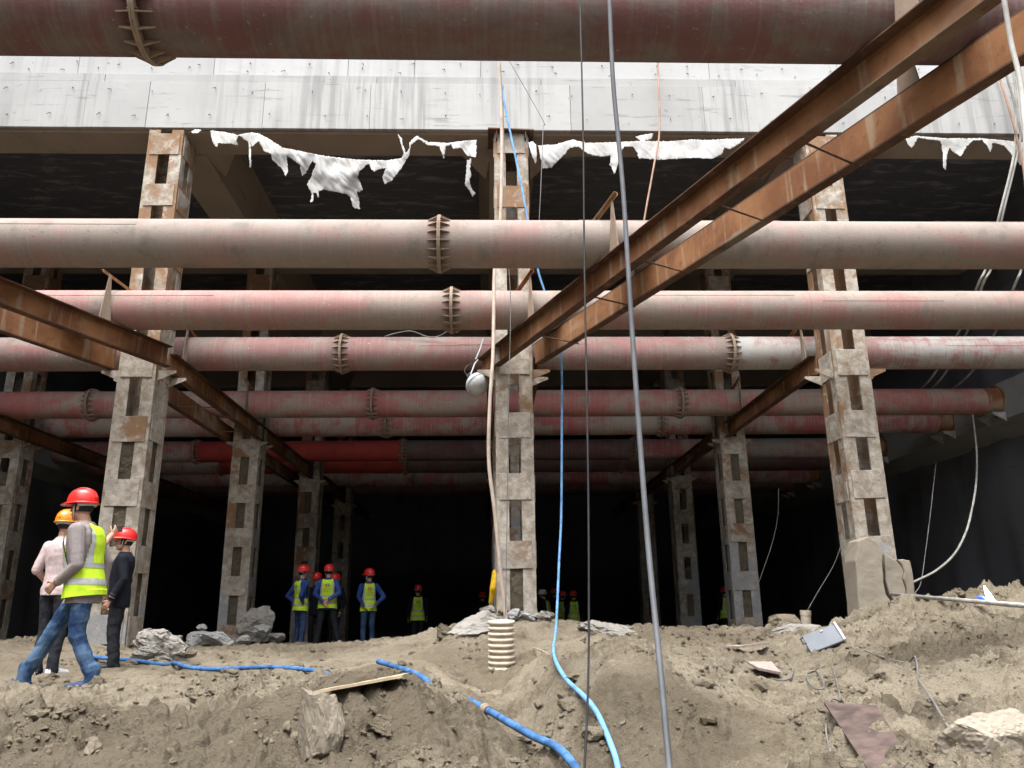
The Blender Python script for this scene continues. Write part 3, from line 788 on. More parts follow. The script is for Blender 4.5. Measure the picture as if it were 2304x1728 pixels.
def strut(Y, mats, flanges, label, x0=-12.4, x1=11.78, fine=True, zo=0.0, endplate=True):
    t = empty('tubular_strut', (0, Y, ZP + zo), 0, label, 'pipe', 'tubular steel struts across the pit')
    xs = [x0] + flanges + [x1]
    for i in range(len(xs) - 1):
        a, b = xs[i], xs[i + 1]
        n = max(2, int((b - a) / .4))
        m = MB()
        m.tube([(a + (b - a) * k / n, 0, 0) for k in range(n + 1)], R0, 56)
        o = m.build('pipe_section', PIPE_M[mats[i % len(mats)]], t, smooth=True)
        if fine:
            for k in range(2):              # longitudinal weld seams
                s0 = a + (b - a) * random.uniform(.05, .55); ln = min(b - s0, random.uniform(1.5, 3.2)); an = random.uniform(.1, 1.2)
                MB().tube([(s0, -math.cos(an) * (R0 + .0), math.sin(an) * (R0 + .0)), (s0 + ln, -math.cos(an) * R0, math.sin(an) * R0)], .006, 5).build('weld_seam', PIPE_M[mats[i % len(mats)]], o)
    for fx in flanges:
        f = link('flange', RING, t, (fx, 0, 0), (0, math.pi / 2, 0))
        tag(link('bolts', BOLT, f), kind='stuff')
        for k in range(18):
            a = k / 18 * 2 * math.pi + .1
            for s in (0, 1):
                q = link('stiffener', STIFF, f)
                # flange is turned on its side: strut axis is local z
                q.matrix_local = Matrix.Rotation(a, 4, 'Z') @ (Matrix.Rotation(-math.pi / 2, 4, 'Y') if s == 0 else Matrix.Rotation(-math.pi / 2, 4, 'Y') @ Matrix.Scale(-1, 4, (1, 0, 0)))
    if endplate:
        m = MB().lathe([(R0 + .002, -.34), (R0 + .008, -.30), (R0 + .008, -.02), (R0 + .075, -.02), (R0 + .075, -.002)], 40, Matrix.Translation((x1, 0, 0)) @ Matrix.Rotation(math.pi / 2, 4, 'Y'))
        m.build('end_fitting', M_RUST, t, smooth=False)
        m = MB().prism([(x1 - .005, -.30, -R0 - .03), (x1 - .30, -.30, -R0 - .03), (x1 - .30, -.30, -R0 - .06), (x1 - .005, -.30, -R0 - .22)], (0, .016, 0))
        m.prism([(x1 - .005, .28, -R0 - .03), (x1 - .30, .28, -R0 - .03), (x1 - .30, .28, -R0 - .06), (x1 - .005, .28, -R0 - .22)], (0, .016, 0))
        m.box((x1 - .155, 0, -R0 - .02), (.30, .62, .016))
        m.build('seat_bracket', M_STEEL, t)
    return t
fx = lambda px, py, Y: float(at(px, py, Y)[0])
strut(5.22, 'aa', [fx(300, 70, 5.0)], 'dark maroon strut pipe across the top of the picture, nearest of all')
strut(9.23, 'bb', [fx(987, 545, 9.0)], 'dusty tan strut pipe just below the torn sheets, second from top')
strut(11.55, 'cc', [fx(1015, 698, 11.3)], 'dusty pink strut pipe with one flange left of the middle column, third from top')
strut(13.73, 'ddh', [fx(766, 795, 13.5), fx(1650, 795, 13.5)], 'faded red strut pipe passing behind the columns, fourth from top')
strut(17.38, 'eee', [fx(200, 908, 17.2), fx(837, 908, 17.2), fx(1534, 908, 17.2)], 'red strut pipe with three flanges, ending at the waler, fifth from top')
strut(19.39, 'ff', [fx(868, 958, 19.2), fx(1490, 958, 19.2)], 'peeling red and grey strut pipe, sixth from top', fine=False)
strut(22.86, 'fgaf', [fx(436, 1013, 22.6), fx(905, 1013, 22.6), fx(1430, 1013, 22.6)], 'strut pipe with one freshly painted bright red length, seventh from top', fine=False)
strut(24.98, 'fgaa', [fx(493, 1045, 24.7), fx(912, 1045, 24.7), fx(1400, 1045, 24.7)], 'dim strut pipe partly hidden below the bright red length, eighth from top', fine=False)
strut(27.73, 'ff', [fx(930, 1080, 27.4)], 'dim strut pipe in the dark, ninth from top', fine=False)
strut(30.2, 'aa', [fx(1120, 1100, 30)], 'faint strut pipe deep in the dark, lowest in the picture', fine=False)

# ------------------------------------------------------------------ torn plastic sheets under the deck edge
def sheet(poly, Y, label, seed=0, dy=.07, name='torn_sheet'):
    """a thin torn sheet: ragged outline filled with a fine triangulation, hung in soft folds"""
    g_ = np.random.default_rng(seed)
    P = np.array(poly, float)
    out = []
    for i in range(len(P)):
        p, q = P[i], P[(i + 1) % len(P)]
        L = np.hypot(*(q - p)); n = max(1, int(L / 1.6))
        nv = np.array([-(q - p)[1], (q - p)[0]]) / max(L, 1e-6)
        for k in range(n):
            t = k / n
            out.append(p + (q - p) * t + nv * g_.normal() * (.55 + .5 * (g_.random() < .2)) * (k > 0) * min(1, L / 8))
    out = np.array(out)
    lo, hi = out.min(0), out.max(0)
    gx, gy = np.meshgrid(np.arange(lo[0], hi[0], 2.6), np.arange(lo[1], hi[1], 2.6))
    I = np.c_[gx.ravel(), gy.ravel()] + g_.uniform(-.6, .6, (gx.size, 2))
    vc = [Vector(p) for p in np.r_[out, I]]
    r = delaunay_2d_cdt(vc, [], [list(range(len(out)))], 1, 1e-4)
    V2 = np.array([v[:] for v in r[0]])
    x, y = V2[:, 0], V2[:, 1]
    s = np.clip((y - lo[1]) / 45, 0, 1.2)
    f = dy * (1.3 * pnoise(x / 46 + seed, y / 60) + .35 * pnoise(x / 30 + y / 45 + seed, y / 90) + .20 * (1 - 2 * np.abs(pnoise(x / 16 - y / 22 + seed, y / 34))))
    Yv = Y - .10 * s + f * (.35 + s)
    co = [tuple(at(x[i], y[i], Yv[i])) for i in range(len(V2))]
    m = MB(); m.v = co; m.f = [tuple(q) for q in r[2] if len(q) > 2]; m.m = [0] * len(m.f)
    o = m.build(name, M_SHEET, smooth=True)
    md = o.modifiers.new('thick', 'SOLIDIFY'); md.thickness = .0015
    return tag(o, label, 'plastic sheet')
K = lambda L: [(420 + x / 2.989, 270 + y / 2.989) for x, y in L]
sheet(K([(160, 72), (250, 80), (340, 100), (430, 85), (480, 88), (560, 130), (650, 188), (760, 208), (900, 238), (1050, 257), (1180, 268), (1330, 272), (1440, 258), (1462, 225), (1440, 160), (1420, 95), (1445, 118), (1452, 160), (1475, 222), (1492, 200), (1500, 150), (1545, 106), (1580, 125), (1620, 148), (1750, 155), (1880, 140), (1952, 136),
         (1945, 252), (1885, 242), (1850, 190), (1790, 195), (1780, 165), (1742, 178), (1730, 265), (1712, 215), (1700, 180), (1660, 172), (1620, 170), (1560, 128), (1512, 165), (1496, 240), (1440, 330), (1390, 395), (1380, 410), (1330, 432), (1316, 385), (1340, 325), (1285, 335), (1262, 348), (1245, 335), (1220, 292), (1190, 325), (1160, 345), (1150, 385), (1168, 420), (1186, 470), (1160, 490), (1138, 470), (1160, 530), (1163, 600), (1115, 585), (1100, 520), (1080, 500), (1000, 485), (920, 468), (890, 480), (885, 525), (872, 490), (855, 490), (850, 550), (830, 555), (842, 500), (830, 475), (808, 432), (840, 380), (850, 340), (870, 300), (845, 275), (800, 360), (775, 375), (760, 300), (672, 240), (682, 345), (664, 382), (650, 340), (575, 268), (570, 230), (520, 210), (485, 145), (440, 178), (430, 150), (434, 320), (422, 320), (417, 150), (350, 105), (335, 140), (348, 172), (290, 160), (215, 158), (203, 186), (180, 160), (165, 110)]),
      12.28, 'large torn white sheet sagging below the deck left of the middle column', seed=3)
sheet(K([(1885, 272), (1915, 262), (1905, 330), (1915, 375), (1900, 400), (1920, 470), (1945, 495), (1920, 518), (1900, 470), (1872, 440), (1880, 350)]), 12.5, 'thin grey strip of sheet hanging left of the middle column', seed=9)
sheet(K([(30, 82), (60, 62), (98, 68), (80, 85), (45, 92)]), 12.3, 'white scrap stuck under the deck at the left column top', seed=21)
K2 = lambda L: [(760 + x / 2.765, y / 2.765) for x, y in L]
sheet(K2([(1245, 905), (1350, 900), (1462, 868), (1550, 890), (1720, 885), (1870, 878), (2060, 880), (2200, 868), (2290, 872), (2400, 866), (2536, 862),
          (2480, 905), (2440, 930), (2405, 920), (2390, 960), (2330, 990), (2212, 982), (2120, 988), (2000, 996), (1872, 985), (1860, 945), (1835, 912), (1780, 915), (1752, 965), (1742, 1030), (1720, 1086), (1704, 1040), (1692, 1030), (1698, 968), (1640, 975), (1560, 960), (1500, 915), (1440, 922), (1410, 962), (1330, 1042), (1275, 1048)]), 12.28, 'long torn white sheet under the deck right of the middle column', seed=11)
sheet(K2([(1185, 885), (1210, 880), (1235, 900), (1240, 960), (1232, 1025), (1212, 980), (1195, 930)]), 12.22, 'crumpled white rag beside the cap plate of the middle column', seed=12)
sheet(K2([(1852, 850), (1900, 838), (1962, 832), (1955, 862), (1890, 886)]), 12.3, 'white scrap stuck under the deck beside the brown cable', seed=13)
K3 = lambda L: [(1950 + x / 3.073, 100 + y / 3.073) for x, y in L]
sheet(K3([(270, 655), (330, 632), (430, 640), (560, 650), (800, 650), (1000, 668), (1150, 690), (1150, 820), (1060, 836), (1000, 760), (950, 698), (872, 682), (856, 748), (835, 702), (800, 662), (740, 662), (690, 710), (652, 776), (600, 745), (570, 715), (555, 780), (547, 872), (530, 845), (528, 760), (512, 670), (355, 646), (332, 690), (312, 718), (285, 690)]), 12.28, 'torn white sheet under the deck at the far right behind the hoses', seed=14)

# ------------------------------------------------------------------ hanging hoses and cables
def line(name, pts, r, mat, label, cat, n=10, seg=10):
    P = spline([at(*p) if len(p) == 3 else p[0] for p in pts], n)
    return tag(MB().tube(P, r, seg).build(name, mat, smooth=True), label, cat)
line('hanging_hose', [(1363, -160, 4.6), (1371, 0, 4.6), (1380, 190, 4.6), (1402, 430, 4.55), (1426, 800, 4.4), (1456, 1200, 4.2), (1485, 1500, 3.95), (1506, 1728, 3.75), (1514, 1800, 3.65)], .0155, M_GREYHOSE, 'thick grey hose hanging from top to bottom right of the middle', 'hose')
line('hanging_cable', [(1303, -160, 4.3), (1305, 0, 4.3), (1312, 300, 4.25), (1315, 600, 4.2), (1323, 1050, 4.05), (1325, 1400, 3.9), (1322, 1580, 3.8), (1315, 1728, 3.7), (1311, 1800, 3.65)], .0055, M_BLACK, 'thin black cable hanging just left of the thick grey hose', 'cable')
line('hanging_hose', [(1118, 60, 10.6), (1122, 137, 10.6), (1129, 282, 10.7), (1126, 492, 10.75), (1113, 606, 10.8), (1111, 695, 10.8), (1109, 803, 10.75), (1102, 912, 10.7), (1100, 1038, 10.7), (1113, 1150, 10.7), (1124, 1263, 10.72), (1138, 1390, 10.75), (1140, 1430, 10.75)], .026, M_WHITEHOSE, 'cream hose hanging along the middle column into the corrugated tube', 'hose')
line('hanging_cable', [(1126, 137, 10.5), (1133, 282, 10.6), (1138, 492, 10.7), (1145, 606, 10.75), (1149, 695, 10.75), (1145, 875, 10.75), (1143, 1038, 10.72), (1141, 1150, 10.7), (1139, 1285, 10.7), (1136, 1385, 10.72), (1120, 1392, 10.6), (1100, 1404, 10.55)], .0055, M_WIRE, 'thin grey cable beside the cream hose on the middle column', 'cable')
def gtop(px, py, r=0.0):                  # resting height of something lying on the lumpy soil
    g = G(px, py)
    a = np.arange(16) * .3927
    z = np.r_[gz(g[0] + .05 * np.cos(a), g[1] + .05 * np.sin(a)), gz(g[0] + .11 * np.cos(a), g[1] + .11 * np.sin(a))]
    return np.array([g[0], g[1], max(g[2], float(np.percentile(z, 88))) + r])
gp = lambda px, py, r: (gtop(px, py, r),)
line('hanging_hose', [(1112, 60, 12.1), (1120, 137, 12.15), (1132, 217, 12.15), (1150, 307, 12.1), (1169, 398, 12.05), (1187, 492, 12.0), (1210, 606, 12.0), (1225, 655, 12.02), (1250, 740, 12.05), (1263, 803, 12.05), (1264, 960, 12.0), (1263, 1150, 11.9), (1258, 1263, 11.6), (1253, 1380, 11.0), (1249, 1430, 10.2),
     gp(1246, 1475, .02), gp(1249, 1505, .02), gp(1257, 1535, .02), gp(1278, 1570, .02), gp(1317, 1613, .02), gp(1348, 1653, .02), gp(1384, 1727, .02), gp(1395, 1765, .02)], .018, M_BLUELINE, 'pale blue hose hanging right of the middle column and curling down the soil slope', 'hose')
line('hanging_cable', [(1478, 80, 12.2), (1480, 140, 12.2), (1484, 290, 12.15), (1470, 380, 12.1), (1450, 492, 12.1), (1435, 600, 12.2)], .017, M_BROWNC, 'brown cable hanging in front of the deck right of the grey hose', 'cable')
line('hanging_wire', [(1100, 60, 12.2), (1146, 137, 12.2), (1220, 268, 12.2), (1222, 285, 12.2), (1220, 340, 12.15), (1216, 440, 12.15), (1213, 500, 12.15), (1210, 600, 12.2)], .0065, M_WIRE, 'thin dark wire slanting across the deck then dropping beside the middle column', 'wire', n=6)
line('hanging_hose', [(2255, 120, 11.9), (2266, 175, 12.0), (2284, 246, 12.1), (2282, 344, 12.15), (2248, 487, 12.4), (2220, 598, 12.9), (2201, 640, 13.1), (2160, 741, 14.5), (2107, 834, 16.2), (2073, 875, 18.0), (2058, 890, 18.6)], .022, M_PALEC, 'left pale hose of the bundle running down behind the right struts', 'hose')
line('hanging_hose', [(2280, 150, 11.9), (2290, 256, 12.0), (2296, 310, 12.1), (2282, 377, 12.2), (2255, 487, 12.4), (2232, 598, 12.9), (2211, 640, 13.1), (2178, 741, 14.5), (2130, 834, 16.2), (2097, 875, 18.0), (2085, 890, 18.6)], .022, M_PALEC, 'middle pale hose of the bundle running down behind the right struts', 'hose')
line('hanging_hose', [(2350, 300, 12.2), (2330, 480, 12.5), (2300, 600, 13.0), (2284, 640, 13.2), (2243, 741, 14.5), (2188, 834, 16.2), (2144, 875, 17.8), (2120, 890, 18.4)], .022, M_PALEC, 'right pale hose of the bundle running down behind the right struts', 'hose')
line('hanging_cable', [(2240, 100, 11.9), (2250, 176, 12.0), (2272, 250, 12.0), (2295, 340, 12.1), (2306, 400, 12.2)], .02, M_BROWNC, 'brown cable slanting beside the pale hoses at the right edge', 'cable')
line('hanging_hose', [(2245, -80, 2.6), (2261, 10, 2.6), (2276, 100, 2.6), (2295, 180, 2.58), (2306, 280, 2.55), (2312, 420, 2.5), (2330, 700, 2.4)], .010, M_PALEC, 'pale hose close to the viewer in the upper right corner', 'hose')
line('hanging_cable', [(2188, 930, 17.4), (2193, 970, 16.8), (2198, 1025, 15.5), (2196, 1090, 14.6), (2186, 1150, 13.9), (2173, 1198, 13.4), (2147, 1247, 13.0), (2106, 1284, 12.7), (2055, 1310, 12.3)], .018, M_PALEC, 'pale cable looping from the waler down to the concrete collar', 'cable')
line('hanging_wire', [(2106, 1040, 15.0), (2094, 1150, 13.9), (2084, 1230, 13.2), (2072, 1310, 12.4), (2058, 1335, 12.2)], .006, M_WIRE, 'thin wire dropping to the concrete collar at right', 'wire')
line('hanging_cable', [(1900, 1195, 14.0), (1892, 1228, 14.0), (1875, 1273, 14.0), (1838, 1336, 14.0), (1817, 1374, 14.0), (1813, 1388, 14.0)], .008, M_WIRE, 'thin cable curving down to a white stub left of the collared column', 'cable')
line('hanging_wire', [(1752, 1100, 15.0), (1750, 1161, 15.0), (1738, 1220, 15.0), (1718, 1280, 15.0), (1700, 1330, 15.0)], .005, M_WIRE, 'faint wire in the dark between the two right columns', 'wire')
line('lashing_wire', [(865, 757, 13.45), (890, 750, 13.45), (925, 745, 13.4), (960, 757, 13.42), (985, 757, 13.4), (1010, 745, 13.3), (1030, 748, 13.3)], .010, M_WIRE, 'tangled wire lying on the fourth strut near its left flange', 'wire')

# ------------------------------------------------------------------ blue hose on the ground
def ghose(pts, r, label, name='ground_hose', lift=.6):
    P = spline([gtop(px, py, r * k) for px, py, k in pts], 10)
    return P
def smooth_path(P, it=25):
    P = [np.array(p) for p in P]
    for _ in range(it):
        P = [P[0]] + [(P[i - 1] + 2 * P[i] + P[i + 1]) / 4 for i in range(1, len(P) - 1)] + [P[-1]]
    return P
h1 = smooth_path(ghose([(190, 1484, .5), (225, 1489, .9), (282, 1498, .9), (345, 1503, .5), (375, 1502, -.2), (392, 1500, .8), (421, 1510, 1.0), (497, 1511, .9), (600, 1508, .9), (680, 1511, .9), (722, 1514, .8), (745, 1516, -1.4), (765, 1519, -4)], .030, ''))
tag(MB().tube(h1, .025, 14).build('ground_hose', M_BLUEHOSE, smooth=True), 'long blue hose lying along the flat soil behind the men at left', 'hose')
h2 = smooth_path(ghose([(850, 1514, 2.0), (880, 1523, 3.2), (919, 1534, 3.2), (955, 1546, 2.6), (975, 1555, -.5), (985, 1562, -4)], .030, ''))
tag(MB().tube(h2, .025, 14).build('ground_hose', M_BLUEHOSE, smooth=True), 'short length of blue hose sticking out beside the plywood board', 'hose')
h3 = smooth_path(ghose([(1000, 1560, -6), (1018, 1572, -2.5), (1037, 1584, .8), (1070, 1607, 1.0), (1100, 1629, 1.0), (1158, 1665, 1.3), (1210, 1697, 1.5), (1263, 1729, 1.3), (1310, 1765, 1.0)], .029, ''))
bh = tag(MB().tube(h3, .025, 14).build('ground_hose', M_BLUEHOSE, smooth=True), 'blue hose with a joint collar leading down out of the bottom of the picture', 'hose')
_t = gtop(1100, 1629)
i = int(np.argmin([np.hypot(*(p[:2] - _t[:2])) for p in h3]))
dv = Vector(h3[i + 1]) - Vector(h3[i - 1]); dv.normalize()
pc = Vector(h3[i])
MB().tube([pc - dv * .055, pc - dv * .05, pc + dv * .0, pc + dv * .005, pc + dv * .03, pc + dv * .032], [.031, .038, .038, .031, .031, .027], 16).build('joint_collar', M_FLANGE, bh)
MB().tube([pc + dv * .034, pc + dv * .05], [.029, .029], 16).build('rubber_ring', M_BOXD, bh)

# thin cables on the right slope
def gline(name, pts, r, mat, label):
    P = smooth_path(spline([gtop(*p, r * 1.5) for p in pts], 8), 2)
    return tag(MB().tube(P, r, 7).build(name, mat, smooth=True), label, 'cable')
gline('ground_cable', [(1698, 1508), (1700, 1500), (1725, 1498), (1770, 1507), (1784, 1512), (1780, 1527), (1762, 1531), (1742, 1527)], .007, M_WIRE, 'grey cable looped round the small pale board on the right slope')
gline('ground_cable', [(1842, 1496), (1826, 1515), (1815, 1530), (1828, 1543), (1850, 1546), (1853, 1535), (1838, 1522), (1822, 1520)], .007, M_WIRE, 'loop of grey cable on the slope below the grey box')
gline('ground_cable', [(1948, 1480), (1990, 1487), (2040, 1493), (2062, 1500), (2066, 1520), (2068, 1545), (2100, 1595), (2140, 1650), (2180, 1686), (2230, 1712)], .007, M_WIRE, 'long dark cable running down the right slope to the pale slab')
gline('ground_cable', [(1874, 1508), (1882, 1535), (1890, 1570), (1872, 1580), (1860, 1600), (1858, 1640), (1868, 1690), (1874, 1728)], .006, M_WIRE, 'dark cable running down past the brown plywood sheet')
gline('stick', [(1199, 1460), (1220, 1480), (1236, 1496)], .009, M_PLY, 'short pale stick lying on the slope right of the corrugated tube')['category'] = 'stick'

# ------------------------------------------------------------------ corrugated tube
ct = at(1128, 1395, 10.15); zb_ = gz(ct[0], ct[1]) - .3
prof = []; R_ = .165; zz = 0.0; h_ = ct[2] - zb_
nrib = int(h_ / .062)
for k in range(nrib):
    z = h_ * k / nrib; d = h_ / nrib
    prof += [(R_ - .022, z), (R_ - .022, z + d * .30), (R_, z + d * .42), (R_ + .003, z + d * .65), (R_, z + d * .88)]
prof += [(R_ - .022, h_), (R_ - .035, h_), (R_ - .035, h_ - .5)]
tag(MB().lathe(prof, 40).build('corrugated_tube', M_TUBE, loc=(ct[0], ct[1], zb_), rot=(math.radians(4), 0, 0), smooth=True), 'cream corrugated plastic tube standing in the soil before the middle column', 'tube')
st = at(1812, 1380, 14.0)
tag(MB().lathe([(.085, -1.0), (.085, .0), (.092, .02), (.092, .10), (.078, .10), (.078, -.3)], 20).build('tube_stub', M_TUBE, loc=(st[0], st[1], st[2] - .05), rot=(.05, .06, 0), smooth=False), 'white plastic tube stub in the shade left of the collared column', 'tube')

# ------------------------------------------------------------------ rocks and broken concrete
def rock_mesh(seed, mat, dims, cuts=9, rough=.10, sub=5):
    g = np.random.default_rng(seed)
    bm = bmesh.new(); bmesh.ops.create_icosphere(bm, subdivisions=sub, radius=1)
    V = np.array([v.co[:] for v in bm.verts])
    for k in range(cuts):
        n = g.normal(size=3); n /= np.linalg.norm(n); d = g.uniform(.42, .78)
        s = V @ n; over = np.maximum(s - d, 0)
        V = V - over[:, None] * n * .96
    V /= np.abs(V).max(0)
    nn = np.array([fbm(V[:, 0] * 2.3 + seed, V[:, 1] * 2.3 + V[:, 2] * 1.7, 4), fbm(V[:, 1] * 2.3 - seed, V[:, 2] * 2.3 + V[:, 0], 4), fbm(V[:, 2] * 2.3 + 9, V[:, 0] * 2.3 + V[:, 1] + seed, 4)]).T
    V = V + nn * rough * 1.4
    f2 = fbm(V[:, 0] * 9 + V[:, 2] * 5, V[:, 1] * 9 + seed, 3)
    f3 = fbm(V[:, 0] * 26 - V[:, 2] * 15, V[:, 1] * 24 + V[:, 2] * 19 + seed, 3)
    V = V * (1 + .05 * f2[:, None] + .022 * f3[:, None])
    V = V * np.array(dims) / 2
    for v, c in zip(bm.verts, V): v.co = c
    me_ = bpy.data.meshes.new('rock'); bm.to_mesh(me_); bm.free()
    me_.materials.append(mat)
    return me_
def rock(x0, y0, x1, y1, Y, depth, seed, label, mat=M_RUBBLE, name='rock', rz=0.0, rx=0.0, ry=0.0, cuts=9, rough=.10, grow=1.1):
    c = at((x0 + x1) / 2, (y0 + y1) / 2, Y)
    k = (c - CAM) @ CF / FPX
    dims = ((x1 - x0) * k * grow, depth, (y1 - y0) * k * grow)
    o = link(name, rock_mesh(seed, mat, dims, cuts, rough), None, c, (rx, ry, rz))
    return tag(o, label, 'rock')
rock(656, 1558, 772, 1745, 4.62, .30, 1, 'upright tan boulder in the left foreground soil', M_STONE, 'boulder', cuts=14, rough=.04)
rock(540, 1366, 630, 1440, 16.8, .6, 2, 'large pale broken boulder in front of the dim grey column', M_RUBBLE, 'boulder', cuts=10)
rock(316, 1424, 436, 1490, 11.4, .6, 3, 'dark grey jagged lump of broken concrete at the foot of the left column', M_RUBBLE, 'concrete_lump', rough=.2, ry=.22)
rock(400, 1416, 514, 1466, 14.0, .9, 4, 'light grey slab of broken concrete before the second left column', M_CONC, 'concrete_lump', ry=.12, cuts=14)
rock(565, 1408, 608, 1450, 15.9, .5, 5, 'small grey broken block in front of the large pale boulder', M_CONC, 'concrete_lump', cuts=12)
rock(414, 1462, 440, 1480, 10.8, .12, 6, 'small dark lump on the soil right of the jagged concrete lump', M_FILL, 'concrete_lump')
rock(525, 1430, 562, 1452, 15.3, .3, 7, 'pale flat rubble piece left of the small grey broken block', M_RUBBLE, 'concrete_lump', cuts=14)
rock(600, 1425, 640, 1450, 16.2, .3, 8, 'pale rubble chip right of the small grey broken block', M_RUBBLE, 'concrete_lump', cuts=14)
rock(300, 1462, 352, 1490, 10.9, .3, 20, 'whitish rubble patch just right of the standing black trousers', M_RUBBLE, 'concrete_lump', cuts=10)
rock(442, 1404, 466, 1420, 14.6, .2, 22, 'small pale block on top of the light grey slab', M_CONC, 'concrete_lump', cuts=12)
rock(1012, 1388, 1128, 1452, 11.35, .5, 9, 'long pale concrete slab leaning on the mound left of the corrugated tube', M_RUBBLE, 'concrete_lump', ry=-.42, cuts=12)
rock(1080, 1364, 1114, 1392, 11.7, .3, 10, 'small pale concrete lump at the left foot of the middle column', M_RUBBLE, 'concrete_lump')
rock(1138, 1366, 1170, 1396, 11.6, .3, 11, 'grey concrete lump at the middle column directly above the corrugated tube', M_CONC, 'concrete_lump')
rock(1204, 1378, 1250, 1404, 11.7, .35, 12, 'brownish concrete lump at the right foot of the middle column', M_RUBBLE, 'concrete_lump', rough=.2)
rock(1166, 1376, 1210, 1400, 11.75, .3, 13, 'bluish concrete piece against the front of the middle column', M_CONC, 'concrete_lump')
rock(1310, 1402, 1446, 1446, 11.2, .7, 14, 'long grey broken slab half buried on the crest between the hanging lines', M_RUBBLE, 'concrete_lump', ry=.1, cuts=14, rough=.14)
rock(1706, 1402, 1880, 1450, 11.6, .9, 15, 'broad flat broken slab lying behind the grey box', M_RUBBLE, 'concrete_lump', ry=-.10, cuts=14, rough=.08)
rock(1716, 1384, 1806, 1420, 13.2, .6, 16, 'rounded soil heap behind the flat broken slab', M_SOIL, 'soil_heap', rough=.08)
rock(1548, 1412, 1620, 1446, 13.5, .5, 17, 'grey rubble heap at the foot of the second right column', M_RUBBLE, 'concrete_lump', rough=.2)
rock(985, 1405, 1020, 1440, 11.6, .3, 18, 'dark jagged lump at the left end of the leaning slab', M_FILL, 'concrete_lump', rough=.25)
rock(2118, 1592, 2330, 1745, 4.0, .30, 19, 'smooth pale slab half buried in the bottom right corner', M_MUDCON, 'concrete_lump', rx=.5, rough=.06, cuts=5)
rock(940, 1580, 996, 1632, 5.2, .14, 21, 'rounded clay lump beside the end of the blue hose', M_CLOD, 'clay_lump', rough=.05, cuts=4)
rock(826, 1610, 890, 1664, 4.75, .16, 23, 'dark undercut clay lump right of the upright boulder', M_CLOD, 'clay_lump', rough=.12)
rock(1678, 1530, 1708, 1560, 7.0, .10, 24, 'small square clay block below the small pale board', M_CLOD, 'clay_lump', cuts=12)
rock(2062, 1520, 2106, 1550, 6.2, .14, 26, 'round clay lump on the right slope beside the dark cable', M_CLOD, 'clay_lump', cuts=4)

# cracked collar of concrete round the foot of the right column
cl = empty('concrete_collar', tuple(at(1990, 1370, 12.2)), 0, 'cracked tan concrete collar around the foot of the right column', 'collar')
KC = lambda L, Y: [Vector(at(1880 + x / 5.028, 1150 + y / 5.028, Y)) for x, y in L]
def chunk(L, Y, depth, seed):
    poly = KC(L, Y)
    bm = bmesh.new()
    vs = [bm.verts.new(p) for p in poly]
    f = bm.faces.new(vs)
    ex = bmesh.ops.extrude_face_region(bm, geom=[f])
    for v in [e for e in ex['geom'] if isinstance(e, bmesh.types.BMVert)]: v.co.y += depth
    bmesh.ops.bevel(bm, geom=bm.edges[:], offset=.012, segments=1, affect='EDGES')
    bmesh.ops.triangulate(bm, faces=bm.faces[:])
    for k in range(3):
        bmesh.ops.subdivide_edges(bm, edges=[e for e in bm.edges if e.calc_length() > .09], cuts=1)
        bmesh.ops.triangulate(bm, faces=[f for f in bm.faces if len(f.verts) > 3])
    bmesh.ops.recalc_face_normals(bm, faces=bm.faces[:])
    bm.normal_update()
    for v in bm.verts:
        n = float(fbm(v.co.x * 3 + seed, v.co.z * 3 + v.co.y * 2, 4))
        v.co += v.normal * n * .018
    me_ = bpy.data.meshes.new('chunk'); bm.to_mesh(me_); bm.free(); me_.materials.append(M_MUDCON)
    rel(link('chunk', me_), cl)
chunk([(275, 330), (370, 285), (470, 350), (528, 430), (538, 640), (545, 800), (575, 950), (620, 1010), (620, 1300), (290, 1300), (225, 560)], 12.10, .42, 1)
chunk([(560, 480), (680, 560), (745, 620), (775, 690), (757, 770), (790, 860), (800, 950), (830, 1200), (665, 1250), (650, 1000), (612, 940), (572, 800), (566, 640)], 12.16, .6, 2)
chunk([(700, 548), (770, 542), (848, 560), (872, 700), (890, 850), (905, 985), (900, 1200), (815, 1200), (806, 950), (798, 860), (768, 775), (785, 690), (755, 612)], 12.30, .75, 3)

# ------------------------------------------------------------------ things lying about
# grey electrical box
bc = Vector(at(1853, 1438, 9.15))
box = empty('electrical_box', bc, 0, 'grey metal electrical box lying tilted on the right slope', 'box')
box.rotation_euler = (math.radians(-42), math.radians(-20), math.radians(-14))
MB().cbox((0, .09, 0), (.37, .17, .215), .008).build('body', M_BOXG, box)
MB().cbox((0, -.008, .0), (.40, .028, .245), .006).build('lid', M_BOXG, box)
MB().box((.195, -.03, .0), (.022, .03, .25)).build('edge_strip', M_LAMP, box)
MB().cbox((.02, -.028, .085), (.030, .014, .022), .003).build('latch', M_STEEL, box)
MB().tube([(-.19, -.02, .10), (-.225, -.02, .09), (-.225, -.02, .02), (-.19, -.02, .01)], .009, 8).build('handle', M_BOXD, box)

